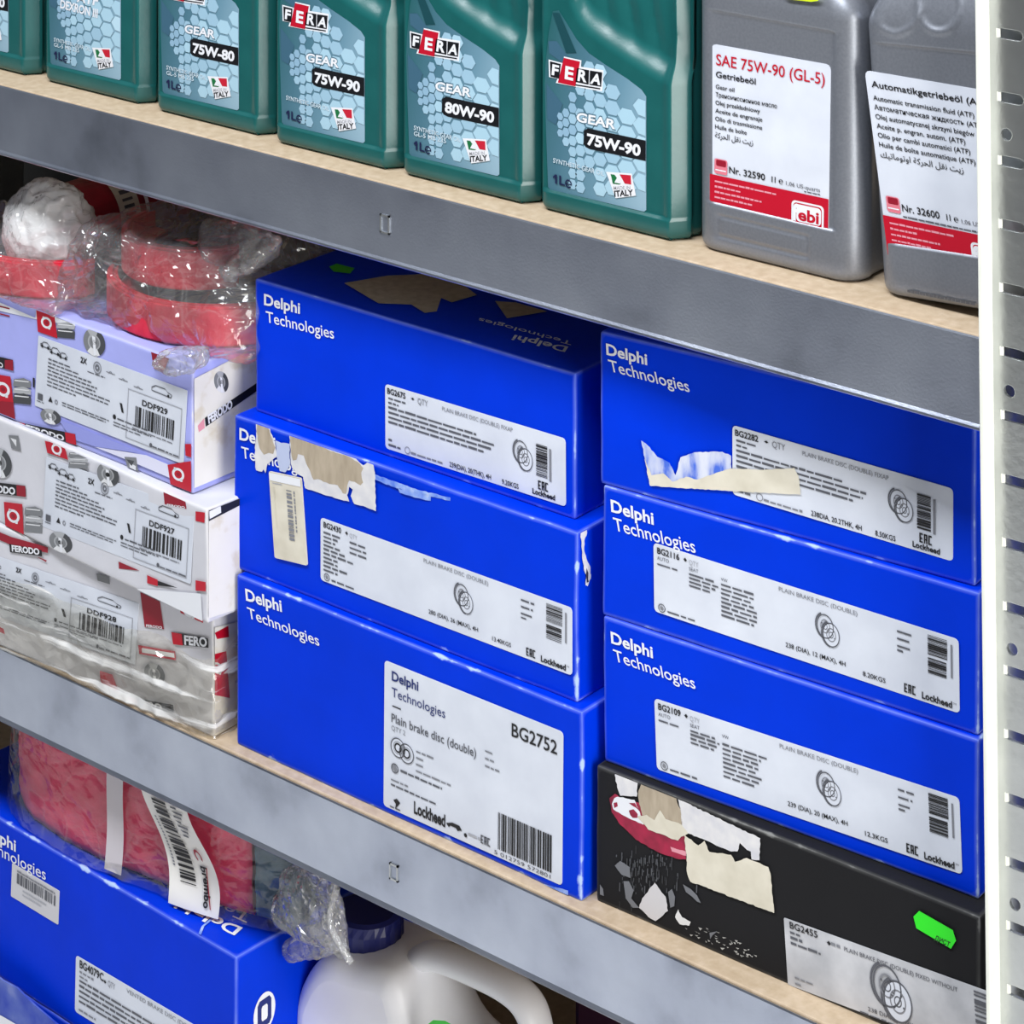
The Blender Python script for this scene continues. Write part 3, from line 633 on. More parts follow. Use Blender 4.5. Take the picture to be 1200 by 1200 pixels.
def disp_f(x, z):
    zl = q0.z + (q1.z - q0.z) * (x - q0.x) / (q1.x - q0.x)
    d = PD * sm((z - zl) / .0009) * sm((x - .0035) / .003) * (1 - .55 * sm((x - xr) / .003))
    if x > recess[0][0] - .004:
        zb = interp(recess, x) + max(0, recess[0][0] - x) * 6
        k = sm((z - zb) / .019); kk = sm((z - zb - .004) / .03)
        d += .0085 * k
        u = (x - .03 + .22 * (z - .13)) / .021
        d += .003 * kk * (1 - abs(2 * (u - math.floor(u)) - 1) ** .5)
    return d
def side_f(y, z): return .0022 * sm((y - .013) / .003) * (1 - sm((y - .021) / .002)) + .003 * sm((y - .026) / .002)
body0 = bottle(fm, FERA, WF, .082, .010, .0135, rowsA, disp_f, side_f, .222, .268, (.042, .041), .019, .285, True)
cap(fm, mat((20, 22, 24), .4, name='black_cap_plastic'), .042, .041, .276, .0215, .030)
for o in fb[:5]:
    for ch in [c for c in fm.children]:
        c = ch.copy(); C.objects.link(c); c.parent = o
LG = bpy.data.materials.new('printed_teal_label'); LG.use_nodes = True
_b = LG.node_tree.nodes['Principled BSDF']; _b.inputs['Roughness'].default_value = .32
_t = nd(LG, 'ShaderNodeTexCoord'); _s = nd(LG, 'ShaderNodeSeparateXYZ'); lk(LG, _t.outputs['Generated'], _s.inputs[0])
_a = nd(LG, 'ShaderNodeMath', operation='MULTIPLY_ADD'); lk(LG, _s.outputs['X'], _a.inputs[0]); _a.inputs[1].default_value = .75; 
_c = nd(LG, 'ShaderNodeMath', operation='MULTIPLY'); lk(LG, _s.outputs['Z'], _c.inputs[0]); _c.inputs[1].default_value = -.35; lk(LG, _c.outputs[0], _a.inputs[2])
_d = nd(LG, 'ShaderNodeMath', operation='ADD'); lk(LG, _a.outputs[0], _d.inputs[0]); _d.inputs[1].default_value = .3
lk(LG, ramp(LG, _d.outputs[0], [(.0, (38, 92, 96)), (.35, (74, 116, 134)), (.65, (104, 144, 164)), (1, (150, 182, 200))]).outputs[0], _b.inputs['Base Color'])
HX = [mat((142, 178, 202), .32), mat((156, 192, 213), .32), mat((170, 206, 224), .32), mat((186, 218, 234), .32)]
TB = mat((62, 100, 122), .32)
LABP = [(642.5, 219), (645, 222), (755, 248), (757.5, 246), (757.5, 113), (752, 105), (735, 92), (710, 76), (690, 62), (676, 46), (665, 28), (655, 12), (648, 13), (643, 40), (639.5, 75), (638.5, 100), (640, 150)]
def in_poly(x, y, P):
    c = False
    for (a, b), (d, e) in zip(P, P[1:] + P[:1]):
        if (b > y) != (e > y) and x < (d - a) * (y - b) / (e - b) + a: c = not c
    return c
def hexes(p):
    """honeycomb print: cells grow towards the right edge and thin out to the left"""
    rnd = random.Random(3); cells = []; kx = 1.25
    for c in range(0, 10):
        t = c / 8.0; sc = .5 + .62 * t; x = 657 + 98 * (math.exp(kx * t) - 1) / (math.exp(kx) - 1)
        px = 98 * kx / 8 * math.exp(kx * t) / (math.exp(kx) - 1)
        for r in range(-5, 7):
            y = 146 + 24 * t + (r + .5 * (c % 2)) * 19.5 * sc
            ds = abs(r + .25) / (2.2 + 3.2 * (t > .2) - 1.2 * (t > .7))
            if ds > 1 or (rnd.random() < .3 and ds > .5): continue
            cells.append((x, y, px * .60, 9.0 * sc, t))
    for x, y, rx, ry, t in cells:
        L = [(x + rx * math.cos(a), y + ry * 1.1 * math.sin(a) + .25 * rx * math.cos(a)) for a in [math.radians(60 * k) for k in range(6)]]
        L = [(min(a, 757), b) for a, b in L]
        if not all(in_poly(a, b, LABP) or a >= 756 for a, b in L) or y > 240: continue
        ppoly(p, FP, L, HX[min(3, int(t * 2.2 + rnd.random() * 1.3))], 1.2)
W_, BK = K['white'], mat((14, 16, 22), .4)
for i, o in enumerate(fb):
    p = Print(None, .0002); ppoly(p, FP, LABP, LG, 0); lab = p.build('printed_label', o)
    p = Print(None, .0004)
    ppoly(p, FP, [(648, 15), (656, 15), (676, 62), (664, 62)], mat((24, 70, 78), .35), 1); ppoly(p, FP, [(641, 98), (660, 122), (652, 146), (642, 140)], TB, 1); ppoly(p, FP, [(643, 48), (653, 48), (672, 74), (660, 74), (644, 62)], TB, 1)
    hexes(p)
    if i != 1 and i != 0 or i == 0:
        ppoly(p, FP, [(643.5, 69.5), (661, 74), (661.5, 66), (682, 70.5), (681.5, 78), (708, 82), (706.5, 107), (675, 101.5), (652, 97), (654, 92), (644, 90)], W_, 2)
        ppoly(p, FP, [(645.2, 71.5), (658, 74.8), (656, 92), (645.8, 89.6)], BK, 3); ppoly(p, FP, [(677, 79.6), (691, 82), (690.5, 99), (675, 95.8)], BK, 3)
        ppoly(p, FP, [(692, 82.3), (706.5, 84.6), (705.2, 101.5), (691.5, 99.2)], BK, 3); ppoly(p, FP, [(661.5, 67.5), (680.5, 72), (675, 101), (654.5, 96.5)], K['red'], 3)
        for ch, a, b, c in (('F', (647.3, 86.8), (655, 88.6), (648.3, 75.4)), ('E', (662.5, 91.5), (672.5, 93.8), (663.5, 77.5)), ('R', (677.5, 93.8), (688.2, 96), (679, 81.4)), ('A', (692.2, 97), (704.3, 99.2), (694.5, 85.8))):
            ptext(p, FP, ch, a, b, c, W_, .035, 4)
        ppoly(p, FP, [(675, 98.4), (704, 103), (704, 104.6), (675, 100)], BK, 3)
    if i == 1:
        ptext(p, FP, 'ATF', (686, 136), (720, 143), (688, 124), W_, .03, 4); ptext(p, FP, 'DEXRON III', (659, 144), (720, 160), (660, 133), W_, .03, 4)
    else:
        ptext(p, FP, 'GEAR', (675.5, 142), (723, 152), (676.5, 130.5), mat((70, 110, 130)), .055, 3); ptext(p, FP, 'GEAR', (676, 141.5), (722, 151), (677, 131.5), W_, .03, 4)
        ppoly(p, FP, [(689.5, 150), (757.4, 164.5), (757.4, 188.5), (692, 174.5), (687, 172), (684.5, 168), (685, 153)], BK, 3)
        ptext(p, FP, {2: '75W-80', 4: '80W-90'}.get(i, '75W-90'), (688.5, 168.5), (751.5, 182.5), (689, 156.5), W_, .04, 5)
    for k, (a, b) in enumerate((((649, 187), (709, 203)), ((649, 194), (690, 204)))):
        if k == 0 or i in (1, 2, 4): ptext(p, FP, 'SYNTHETIC GEAR OIL' if k == 0 else 'GL-5 MB 235', (a[0], a[1] + 3), (b[0], b[1] + 3), (a[0] + .2, a[1] - 2.2), mat((206, 222, 232)), .01, 4)
    NV = mat((14, 24, 70)); ppoly(p, FP, [(651.4, 204), (653.6, 204.5), (653.6, 215.2), (651.4, 214.7), (651.4, 207.5), (649, 208.6), (649, 206.4)], NV, 4); ppoly(p, FP, [(656.2, 205.2), (658.3, 205.7), (658.3, 214.6), (663, 215.8), (663, 217.6), (656.2, 216)], NV, 4)
    e0 = Fr(FP.px((667, 215)), FP.px((675, 217)) - FP.px((667, 215)), FP.px((667, 223)) - FP.px((667, 215)), FP.N); sv = p.fr; p.fr = e0
    p.ring(0, 0, .42, .62, NV, 4, 40, 360); p.rect(-.45, -.02, .5, .14, NV, 4); p.fr = sv
    ppoly(p, FP, [(711, 201), (741, 203), (746, 229), (722, 232)], W_, 3)
    ppoly(p, FP, [(716.5, 203.8), (721, 204.4), (728.5, 214.5), (727, 216), (719, 215)], mat((18, 110, 60)), 4); ppoly(p, FP, [(727, 204), (740, 205), (740.5, 216), (733, 214.8)], mat((196, 24, 50)), 4); ppoly(p, FP, [(721, 213.4), (724, 208), (728.8, 215)], W_, 5)
    ptext(p, FP, 'MADE IN', (720, 222), (739.5, 221.5), (719.8, 218), K['pale'], .01, 4); ptext(p, FP, 'ITALY', (721, 230), (743, 228.6), (720.4, 223.4), BK, .03, 4)
    p.build('label_print', lab)

# silver grey bottles
def disp_g(x, z):
    d = .0022 * sm((x - .0125) / .0025) * (1 - sm((x - .1165) / .0025)) * sm((z - .034) / .002) * (1 - sm((z - .168) / .003))
    for (a0, a1, z0, z1) in ((.022, .096, .0125, .0265),):
        e = min(x - a0, a1 - x, z - z0, z1 - z)
        if abs(e) < .002: d += .0012 * (1 - abs(e) / .002)
    return d
def side_g(y, z): return .0015 * sm((y - .022) / .003) * (1 - sm((y - .06) / .003))
def disp_g2(x, z):
    d = .0022 * sm((x - .009) / .0025) * (1 - sm((x - .1165) / .0025)) * sm((z - .0345) / .002) * (1 - sm((z - .166) / .003))
    for cx, cz, r in ((.028, .203, .022), (.062, .203, .019)):
        q = abs(math.hypot(x - cx, (z - cz) * .8) - r)
        if q < .003: d -= .0016 * (1 - q / .003)
    return d
g1 = thing('oil_bottle', 'silver grey oil bottle lettered SAE 75W-90, standing upright beside the last green bottle', 'bottle', (-.2485, .0285, ZU), (0, 0, math.radians(.5)))
g2 = thing('oil_bottle', 'silver grey oil bottle of automatic transmission fluid, tilted beside the slotted upright', 'bottle', (-.0965, .027, ZU), (0, math.radians(-4.2), 0))
for o, dd in ((g1, disp_g), (g2, disp_g2)):
    bottle(o, FEBI, .1355, .082, .018, .020, rowsA, dd, side_g, .178, .256, (.06, .041), .02, .28)
    cap(o, mat((206, 16, 40), .4, name='red_cap_plastic'), .06, .041, .276, .0225, .028)
G_P = Face(g1, (0, .0021, 0), (0, -1, 0)); G2P = Face(g2, (0, .0021, 0), (0, -1, 0))
def brand_mark(p, a0, b0, a1, b1, full=True):
    """white rounded frame with lettering, the f running into the frame"""
    p.rrect(a0, b0, a1, b1, .003, W_, 3); w_, h_ = a1 - a0, b1 - b0
    p.rrect(a0 + w_ * .06, b0 + h_ * .06, a1 - w_ * .06, b1 - h_ * .06, .0025, K['red'], 4)
    p.rrect(a0 + w_ * .16, b0 + h_ * .10, a1 - w_ * .08, b0 + h_ * .66, .0025, W_, 5)
    p.text('f', a0 + w_ * .02, b0 + h_ * .64, h_ * .52, W_, 6, .03); p.text('ebi', a0 + w_ * .22, b0 + h_ * .60, h_ * .36, K['red'], 6, .03, a1=a0 + w_ * .86)
    p.rect(a0 + w_ * .14, b0 + h_ * .70, a1 - w_ * .1, b0 + h_ * .86, K['pink'], 5); p.text('bilstein', a0 + w_ * .2, b0 + h_ * .84, h_ * .1, K['red'], 6, .02, a1=a0 + w_ * .85)
AR1 = 'زيت نقل الحركة'
def shape_ar(s):
    """join the letters and set them right to left"""
    F = {'ز': 0xFEAF, 'ي': 0xFEF1, 'ت': 0xFE95, 'ن': 0xFEE5, 'ق': 0xFED5, 'ل': 0xFEDD, 'ا': 0xFE8D, 'ح': 0xFEA1, 'ر': 0xFEAD, 'ك': 0xFED9, 'ة': 0xFE93, 'و': 0xFEED, 'م': 0xFEE1, 'ط': 0xFEC1, 'ف': 0xFED1, 'س': 0xFEB1}
    nj = 'زاروةد '; o = ''
    for i, ch in enumerate(s):
        if ch not in F: o += ch; continue
        pv = i > 0 and s[i - 1] not in nj and s[i - 1] in F; nx = i + 1 < len(s) and s[i + 1] in F and ch not in nj
        o += chr(F[ch] + (3 if pv and nx else 1 if pv else 2 if nx else 0))
    return o[::-1]
def febi(o, face, TL, TR, BL, big, sub, rows, ar, nr, second):
    fr = face.fr(TL, TR, BL); lab = sheet('printed_label', o, fr, PAPER, .004)
    p = Print(fr, .0006); y0 = .74 if not second else .775
    p.poly([(0, y0), (0, .985), (.02, 1), (.98, 1), (1, .985), (1, y0)], K['red'], 1)
    if big: p.text(big, .045, .115, .062, K['red'], bold=.006, a1=.955)
    p.text(sub, .045, .185 if big else .085, .034, K['black'], bold=.014, a1=.385 if big else 1.02)
    y = .25 if big else .155
    for t, wd in rows:
        p.text(t, .045, y, .024 if big else .026, K['black'], bold=.01, a1=.045 + wd); y += .0455 if big else .05
    p.text(shape_ar(ar), .045, y + .005, .03, K['black'], bold=.006, a1=.37 if big else .72)
    yb = .70 if big else .72
    p.rrect(.045, yb - .055, .155, yb + .03, .0015, mat((222, 120, 136)), 2); p.rrect(.06, yb - .05, .145, yb - .015, .001, K['dred'], 3); p.rect(.055, yb + .005, .145, yb + .012, W_, 3)
    p.text('Nr. ' + nr, .17, yb + .012, .036, K['black'], bold=.014, a1=.475); p.text('1l ℮', .53, yb + .012, .032, K['black'], bold=.008, a1=.625); p.text('1,06 US-quarts', .65, yb + .012, .022, K['ink'], a1=.93)
    if second: p.words(.17, yb + .045, .012, K['ink'], [.7], .1)
    else: p.words(.8, yb + .028, .008, K['ink'], [.13], .1)
    p.words(.05, y0 + .04, .016, K['pink'], [.52, .22, .40, .32], .03, 2); p.words(.05, y0 + .20, .018, W_, [.30], .1, 2)
    brand_mark(p, .70, y0 + .045, .965, y0 + .215); p.build('label_print', lab)
febi(g1, G_P, (834, 51), (974, 76), (831, 256.5), 'SAE 75W-90 (GL-5)', 'Getriebeöl', [('Gear oil', .16), ('Трансмиссионное масло', .52), ('Olej przekładniowy', .38), ('Aceite de engranaje', .40), ('Olio di trasmissione', .40), ('Huile de boîte', .27)], AR1, '32590', False)
febi(g2, G2P, (1013.5, 82), (1158, 106.5), (1041.5, 301), None, 'Automatikgetriebeöl (ATF)', [('Automatic transmission fluid (ATF)', .82), ('Автоматическая жидкость (ATF)', .88), ('Olej automatycznej skrzyni biegów (ATF)', .95), ('Aceite p. engran. autom. (ATF)', .72), ('Olio per cambi automatici (ATF)', .75), ('Huile de boîte automatique (ATF)', .78)], AR1 + ' اوتوماتيك', '32600', True)
p = Print(None, .0015); p.fr = Fr(Vector(), Vector(), Vector(), Vector((0, -1, 0))); ppoly(p, Face(g1, (0, 0, 0), (0, -1, 0)), [(919, -14), (962, -6), (960, .5), (952, 1.6), (926, -1), (920, -3)], mat((206, 232, 20), .5), 0); p.build('yellow_green_sticker', g1)
p = Print(None, .0006); f2 = Face(g2, (0, 0, 0), (0, -1, 0)); p.fr = Fr(f2.px((1064, 333)), f2.px((1145, 349)) - f2.px((1064, 333)), f2.px((1064, 343)) - f2.px((1064, 333)), f2.N)
p.words(0, .9, .55, mat((84, 85, 90), .4), [.98], 1); p.build('moulded_lettering', g2)

# ------------------------------------------------------------------ white and lavender boxes at the left
GF = 'white and red brake disc boxes at the left of the middle shelf'
F3 = Carton('cardboard_box', 'pale grey brake disc box at the bottom, wrapped in wrinkled yellowed tape', 'box', ZL, (0, 756), (250, 864), (0, 616), GREYB, .17, GF, ext=.12, seed=11, amp=.002)
F2 = Carton('cardboard_box', 'pale grey brake disc box DDF927, between the two others of its stack', 'box', F3.top + .0006, (0, 613), (243, 731), (0, 490), GREYB, .17, GF, ext=.12, seed=12, amp=.0014)
F1 = Carton('cardboard_box', 'lavender and white brake disc box DDF929 under the bag of red shoes', 'box', F2.top + .0006, (0, 486), (226, 579), (0, 346), LAV, .20, GF, ext=.12, seed=13, amp=.001)
GRS = [mat((70, 72, 76)), mat((126, 128, 132)), mat((176, 178, 182)), mat((226, 227, 230)), mat((40, 41, 44))]
class PP:
    """prints given in the pixels of one enlarged view"""
    def __init__(s, c, face, org, sc): s.c, s.face, s.o, s.k = c, face, org, sc; s.p = Print(None, .0004); s.p.fr = Fr(Vector(), Vector(), Vector(), face.N)
    def q(s, x, y): return (s.o[0] + x / s.k, s.o[1] + y / s.k)
    def poly(s, L, m, lay=0): ppoly(s.p, s.face, L, m, lay, s.o, s.k)
    def text(s, st, a, b, t, m, bold=.03, lay=3): ptext(s.p, s.face, st, s.q(*a), s.q(*b), s.q(*t), m, bold, lay)
    def ring(s, x, y, rx, ry, k, m, lay=2, a0=0, a1=360, tilt=.25):
        n = 20
        for i in range(n):
            u, v = math.radians(a0 + (a1 - a0) * i / n), math.radians(a0 + (a1 - a0) * (i + 1) / n)
            f = lambda t, z: (x + rx * z * math.cos(t), y + ry * z * math.sin(t) + tilt * rx * z * math.cos(t))
            s.poly([f(u, k), f(u, 1), f(v, 1), f(v, k)], m, lay)
    def emblem(s, L, cx, cy, r):                  # red panel with a white ring emblem
        s.poly(L, K['red'], 2); s.ring(cx, cy, r, r * 1.05, .62, W_, 3); s.ring(cx, cy, r * .3, r * .3, 0, K['dred'], 3)
        for a in (60, 240):
            x, y = cx + r * 1.05 * math.cos(math.radians(a)), cy + r * 1.15 * math.sin(math.radians(a)); s.poly([(x - r * .18, y - r * .2), (x + r * .18, y - r * .1), (x + r * .18, y + r * .25), (x - r * .18, y + r * .2)], W_, 3)
    def disc(s, x, y, rx, ry):                    # picture of a brake disc
        s.ring(x, y, rx, ry, .0, GRS[2], 1); s.ring(x, y, rx, ry, .55, GRS[0], 2, -70, 60); s.ring(x, y, rx, ry, .5, GRS[3], 2, 60, 130); s.ring(x, y, rx, ry, .6, GRS[1], 2, 130, 230)
        s.ring(x, y, rx * .45, ry * .45, 0, GRS[1], 3); s.ring(x, y, rx * .2, ry * .2, 0, GRS[4], 4); s.poly([(x - rx * .2, y - ry * .5), (x + rx * .1, y - ry * .4), (x + rx * .2, y + ry * .9), (x, y + ry)], W_, 4)
    def caliper(s, x0, y0, x1, y1):
        w_, h_ = x1 - x0, y1 - y0
        for a, b, c in ((0, .3, 1), (.36, .58, 2), (.64, 1, 0 if h_ > 120 else 1)):
            s.poly([(x0 + w_ * .05, y0 + h_ * a), (x0 + w_ * .6, y0 + h_ * (a - .04)), (x1, y0 + h_ * (a + .10)), (x1 - w_ * .02, y0 + h_ * (b + .08)), (x0, y0 + h_ * b)], GRS[c], 1)
            s.poly([(x0 + w_ * .1, y0 + h_ * (a + .03)), (x1 - w_ * .1, y0 + h_ * (a + .10)), (x1 - w_ * .15, y0 + h_ * (a + .14)), (x0 + w_ * .1, y0 + h_ * (a + .08))], GRS[3], 2)
    def done(s, name='box_print'): return s.p.build(name, s.c.root)
def cars(p, a, b, k=1.0):
    for i, (w_, h_) in enumerate(((.07, .07), (.075, .08), (.06, .07))):
        x = a + i * .066 * k; y = b + i * .028
        L = [(0, 1), (0, .6), (.15, .5), (.3, .05), (.7, 0), (.9, .45), (1, .6), (1, 1)]
        for (u0, v0), (u1, v1) in zip(L, L[1:] + L[:1]):
            p.poly([(x + w_ * u0, y + h_ * v0), (x + w_ * u1, y + h_ * v1), (x + w_ * u1 * .96 + .002, y + h_ * v1 + .012), (x + w_ * u0 * .96 + .002, y + h_ * v0 + .012)], K['ink'], 1)
        for u in (.2, .8): p.ring(x + w_ * u, y + h_, 0, .024, K['black'], 2, n=10)
def ferodo_label(c, TL, TR, BL, code, small=False):
    fr = c.front.fr(TL, TR, BL); lab = sheet('paper_label', c.root, fr, PAPER, .001); p = Print(fr, .0006); k, g, gr = K['black'], K['ink'], K['grey']
    cars(p, .02, .05); p.text('2X', .30, .15, .075, k, bold=.03)
    for r in (.085, .05): p.ring(.415, .14, r - .014, r, gr, 1)
    p.ring(.415, .14, .02, .034, g, 1); p.words(.35, .245, .022, g, [.12], .1)
    for i, x in enumerate((.475, .56, .66)): p.rect(x, .14 + .03 * i, x + .06, .15 + .03 * i, gr, 1); p.ring(x + .03, .16 + .03 * i, .03, .038, gr, 1, 180, 360)
    p.words(.08, .28, .028, g, [.16, .22, .30, .34, .33, .43, .42, .2], .052)
    L = [(.775, .12), (.80, .08), (.86, .08), (.88, .115), (.905, .13), (.90, .17), (.775, .16)]
    for a, b in zip(L, L[1:] + L[:1]): p.poly([a, b, (b[0] + .003, b[1] + .012), (a[0] + .003, a[1] + .012)], g, 1)
    p.ring(.885, .165, 0, .022, k, 2, n=10)
    for e in ((.625, .26, .975, .27), (.625, .93, .975, .94), (.625, .26, .629, .94), (.971, .26, .975, .94)): p.rect(*e, K['pale'], 1)
    p.text(code, .72, .42, .075, k, bold=.02, a1=.885); p.bars(.68, .46, .935, .73, k, False, 26); p.words(.665, .78, .025, gr, [.26], .1)
    p.rect(.02, .80, .055, .89, g, 1); p.words(.015, .92, .02, g, [.05], .1); p.poly([(.095, .86), (.11, .78), (.125, .86)], k, 1); p.ring(.15, .83, .02, .035, gr, 1, n=10); p.words(.19, .81, .02, g, [.32, .3], .035)
    p.poly([(.575, .50), (.59, .50), (.605, .62), (.59, .62)], k, 1); p.ring(.545, .72, 0, .034, k, 1, n=12); p.words(.565, .74, .03, g, [.2], .1); p.words(.54, .80, .02, g, [.25, .18], .04)
    p.ring(.79, .91, 0, .03, g, 1, n=10); p.words(.8, .93, .03, g, [.17], .1); p.build('label_print', lab)
# top box of the three
v = PP(F1, F1.front, (0, 360), 5.0)
v.poly([(-300, -150), (0, -30), (210, 62), (215, 10), (440, 85), (445, 110), (215, 70), (0, 20), (-300, -90)], W_, 1)
v.emblem([(215, 10), (320, 30), (340, 182), (225, 142)], 276, 90, 32); v.caliper(332, 45, 442, 175); v.disc(556, 205, 64, 80)
v.poly([(888, 258), (1000, 285), (968, 366), (905, 360)], K['dred'], 2); v.text('FERODO', (912, 350), (960, 360), (910, 338), W_)
for y in (4, 48): v.poly([(-60, y - 30), (60, y), (60, y + 8), (-60, y - 22)], K['dred'], 2)
v.poly([(-120, 260), (80, 308), (82, 372), (-120, 325)], K['black'], 2); v.poly([(32, 308), (80, 308), (82, 372), (32, 360)], K['dred'], 3); v.text('FERODO', (-110, 312), (22, 355), (-110, 285), W_, .03, 4)
v.emblem([(-60, 385), (65, 405), (92, 655), (-40, 600)], 22, 480, 40); v.poly([(-42, 545), (80, 555), (92, 655), (-40, 600)], K['dred'], 3); v.caliper(78, 420, 185, 560); v.poly([(195, 412), (206, 414), (206, 470), (195, 468)], K['black'], 1)
v.poly([(345, 655), (440, 690), (860, 862), (560, 815), (420, 770)], mat((150, 156, 226)), 1); v.poly([(560, 818), (860, 866), (1005, 928), (1012, 1005), (800, 915)], mat((226, 226, 246)), 1)
v.disc(300, 640, 60, 44); v.poly([(95, 668), (445, 742), (452, 806), (105, 716)], K['black'], 3); v.poly([(95, 668), (150, 680), (158, 728), (105, 716)], K['red'], 4); v.poly([(385, 730), (445, 742), (452, 806), (392, 790)], K['red'], 4); v.text('FERODO', (160, 716), (382, 782), (158, 686), W_, .04, 5)
v.poly([(732, 875), (802, 880), (815, 972), (752, 942)], GRS[1], 2); v.poly([(745, 890), (790, 900), (775, 930)], GRS[0], 3); v.poly([(760, 905), (800, 930), (800, 955), (765, 938)], GRS[3], 3)
v.emblem([(985, 922), (1122, 900), (1128, 1085), (1002, 1035)], 1048, 978, 36); v.poly([(1088, 800), (1128, 800), (1126, 880), (1090, 868)], K['red'], 2)
v.done(); ferodo_label(F1, (45.2, 393), (220, 457.6), (41, 475), 'DDF929')
v = PP(F1, F1.side, (0, 340), 4.0)
v.poly([(900, 420), (1400, 160), (1400, 720), (905, 930)], WHITEB, 0); v.disc(1035, 430, 34, 50); v.poly([(958, 598), (1240, 408), (1240, 445), (962, 640)], K['black'], 2); v.text('FERODO', (975, 624), (1088, 548), (970, 588), W_, .05, 3); v.poly([(925, 635), (955, 600), (958, 645), (930, 665)], K['pink'], 1); v.done('side_print')
# middle box
v = PP(F2, F2.front, (0, 500), 4.2857)
v.poly([(-120, 265), (130, 296), (134, 352), (-120, 320)], K['black'], 2); v.poly([(86, 292), (130, 297), (134, 352), (88, 346)], K['dred'], 3); v.text('FERODO', (-70, 318), (80, 340), (-70, 285), W_, .04, 4)
v.emblem([(22, 376), (115, 388), (122, 540), (30, 506)], 70, 448, 32); v.caliper(124, 405, 216, 525); v.disc(0, 180, 62, 75); v.poly([(45, 42), (95, 45), (108, 122), (60, 108)], GRS[1], 1); v.poly([(55, 55), (85, 65), (85, 100)], GRS[3], 2)
v.emblem([(228, 70), (325, 90), (345, 166), (240, 130)], 288, 112, 26); v.caliper(345, 130, 445, 205); v.disc(545, 240, 55, 58)
v.poly([(820, 292), (930, 345), (940, 412), (830, 388)], K['dred'], 2); v.text('FERODO', (842, 396), (932, 410), (842, 386), W_)
v.poly([(985, 424), (1032, 430), (1030, 482), (985, 472)], K['red'], 2); v.disc(308, 580, 58, 52)
v.poly([(598, 676), (705, 722), (600, 712)], K['dred'], 2); v.poly([(742, 744), (795, 768), (795, 800), (742, 785)], K['red'], 2); v.poly([(795, 772), (895, 808), (795, 796)], K['black'], 2); v.poly([(985, 770), (1040, 780), (1040, 826), (985, 822)], K['red'], 2)
v.poly([(690, 812), (1010, 838), (1020, 985), (905, 935), (720, 850)], W_, 1); v.done(); ferodo_label(F2, (54.5, 535.5), (228, 598), (50.5, 617), 'DDF927')
v = PP(F2, F2.side, (0, 340), 4.0)
v.poly([(960, 950), (1400, 750), (1400, 1400), (970, 1540)], WHITEB, 0); v.poly([(968, 1035), (1200, 925), (1200, 968), (972, 1085)], K['black'], 2); v.poly([(978, 1036), (1032, 1010), (1034, 1042), (980, 1072)], W_, 3); v.done('side_print')
# bottom box
v = PP(F3, F3.front, (0, 640), 4.138)
v.emblem([(870, 245), (982, 262), (988, 372), (878, 322)], 922, 308, 34); v.poly([(683, 222), (778, 268), (798, 402), (704, 390)], K['dred'], 2); v.text('FERODO', (712, 390), (790, 400), (711, 378), W_)
v.poly([(834, 415), (1012, 446), (1014, 492), (842, 474)], K['black'], 2); v.poly([(834, 415), (884, 424), (890, 480), (842, 474)], K['red'], 3); v.text('FERO', (898, 474), (1008, 486), (896, 432), W_, .04, 4)
v.poly([(672, 478), (852, 508), (856, 552), (678, 522)], K['red'], 2); v.poly([(690, 492), (848, 518), (850, 540), (692, 514)], W_, 3); v.disc(752, 618, 50, 52); v.poly([(470, 130), (532, 148), (536, 184), (476, 166)], GRS[1], 2)
v.poly([(486, 602), (548, 622), (582, 716), (490, 660)], K['red'], 2); v.poly([(624, 730), (842, 768), (846, 805), (632, 780)], K['black'], 2); v.poly([(624, 730), (668, 740), (674, 786), (632, 780)], K['red'], 3); v.text('FERO', (682, 778), (790, 800), (680, 745), W_, .04, 4)
v.poly([(782, 835), (855, 838), (856, 870)], K['red'], 2); v.poly([(-120, 330), (20, 400), (40, 478), (-120, 420)], K['red'], 2)
v.poly([(-200, -112), (60, -6), (235, 32), (235, 4), (60, -45), (-200, -150)], K['dred'], 2); v.poly([(48, -12), (205, 18), (208, 48), (52, 28)], K['black'], 3); v.text('FERODO', (62, 22), (196, 40), (60, -6), W_, .04, 5); v.poly([(180, 50), (230, 68), (225, 76)], K['dred'], 1)
v.done(); ferodo_label(F3, (-38, 640), (163, 707), (-42, 708), 'DDF928')
v = PP(F3, F3.side, (0, 640), 4.138)
v.poly([(1015, 400), (1300, 330), (1300, 960), (1020, 960)], WHITEB, 0); v.emblem([(1018, 528), (1095, 508), (1112, 735), (1034, 720)], 1050, 590, 26); v.poly([(1040, 420), (1105, 385), (1108, 440), (1050, 450)], K['red'], 1); v.done('side_print')

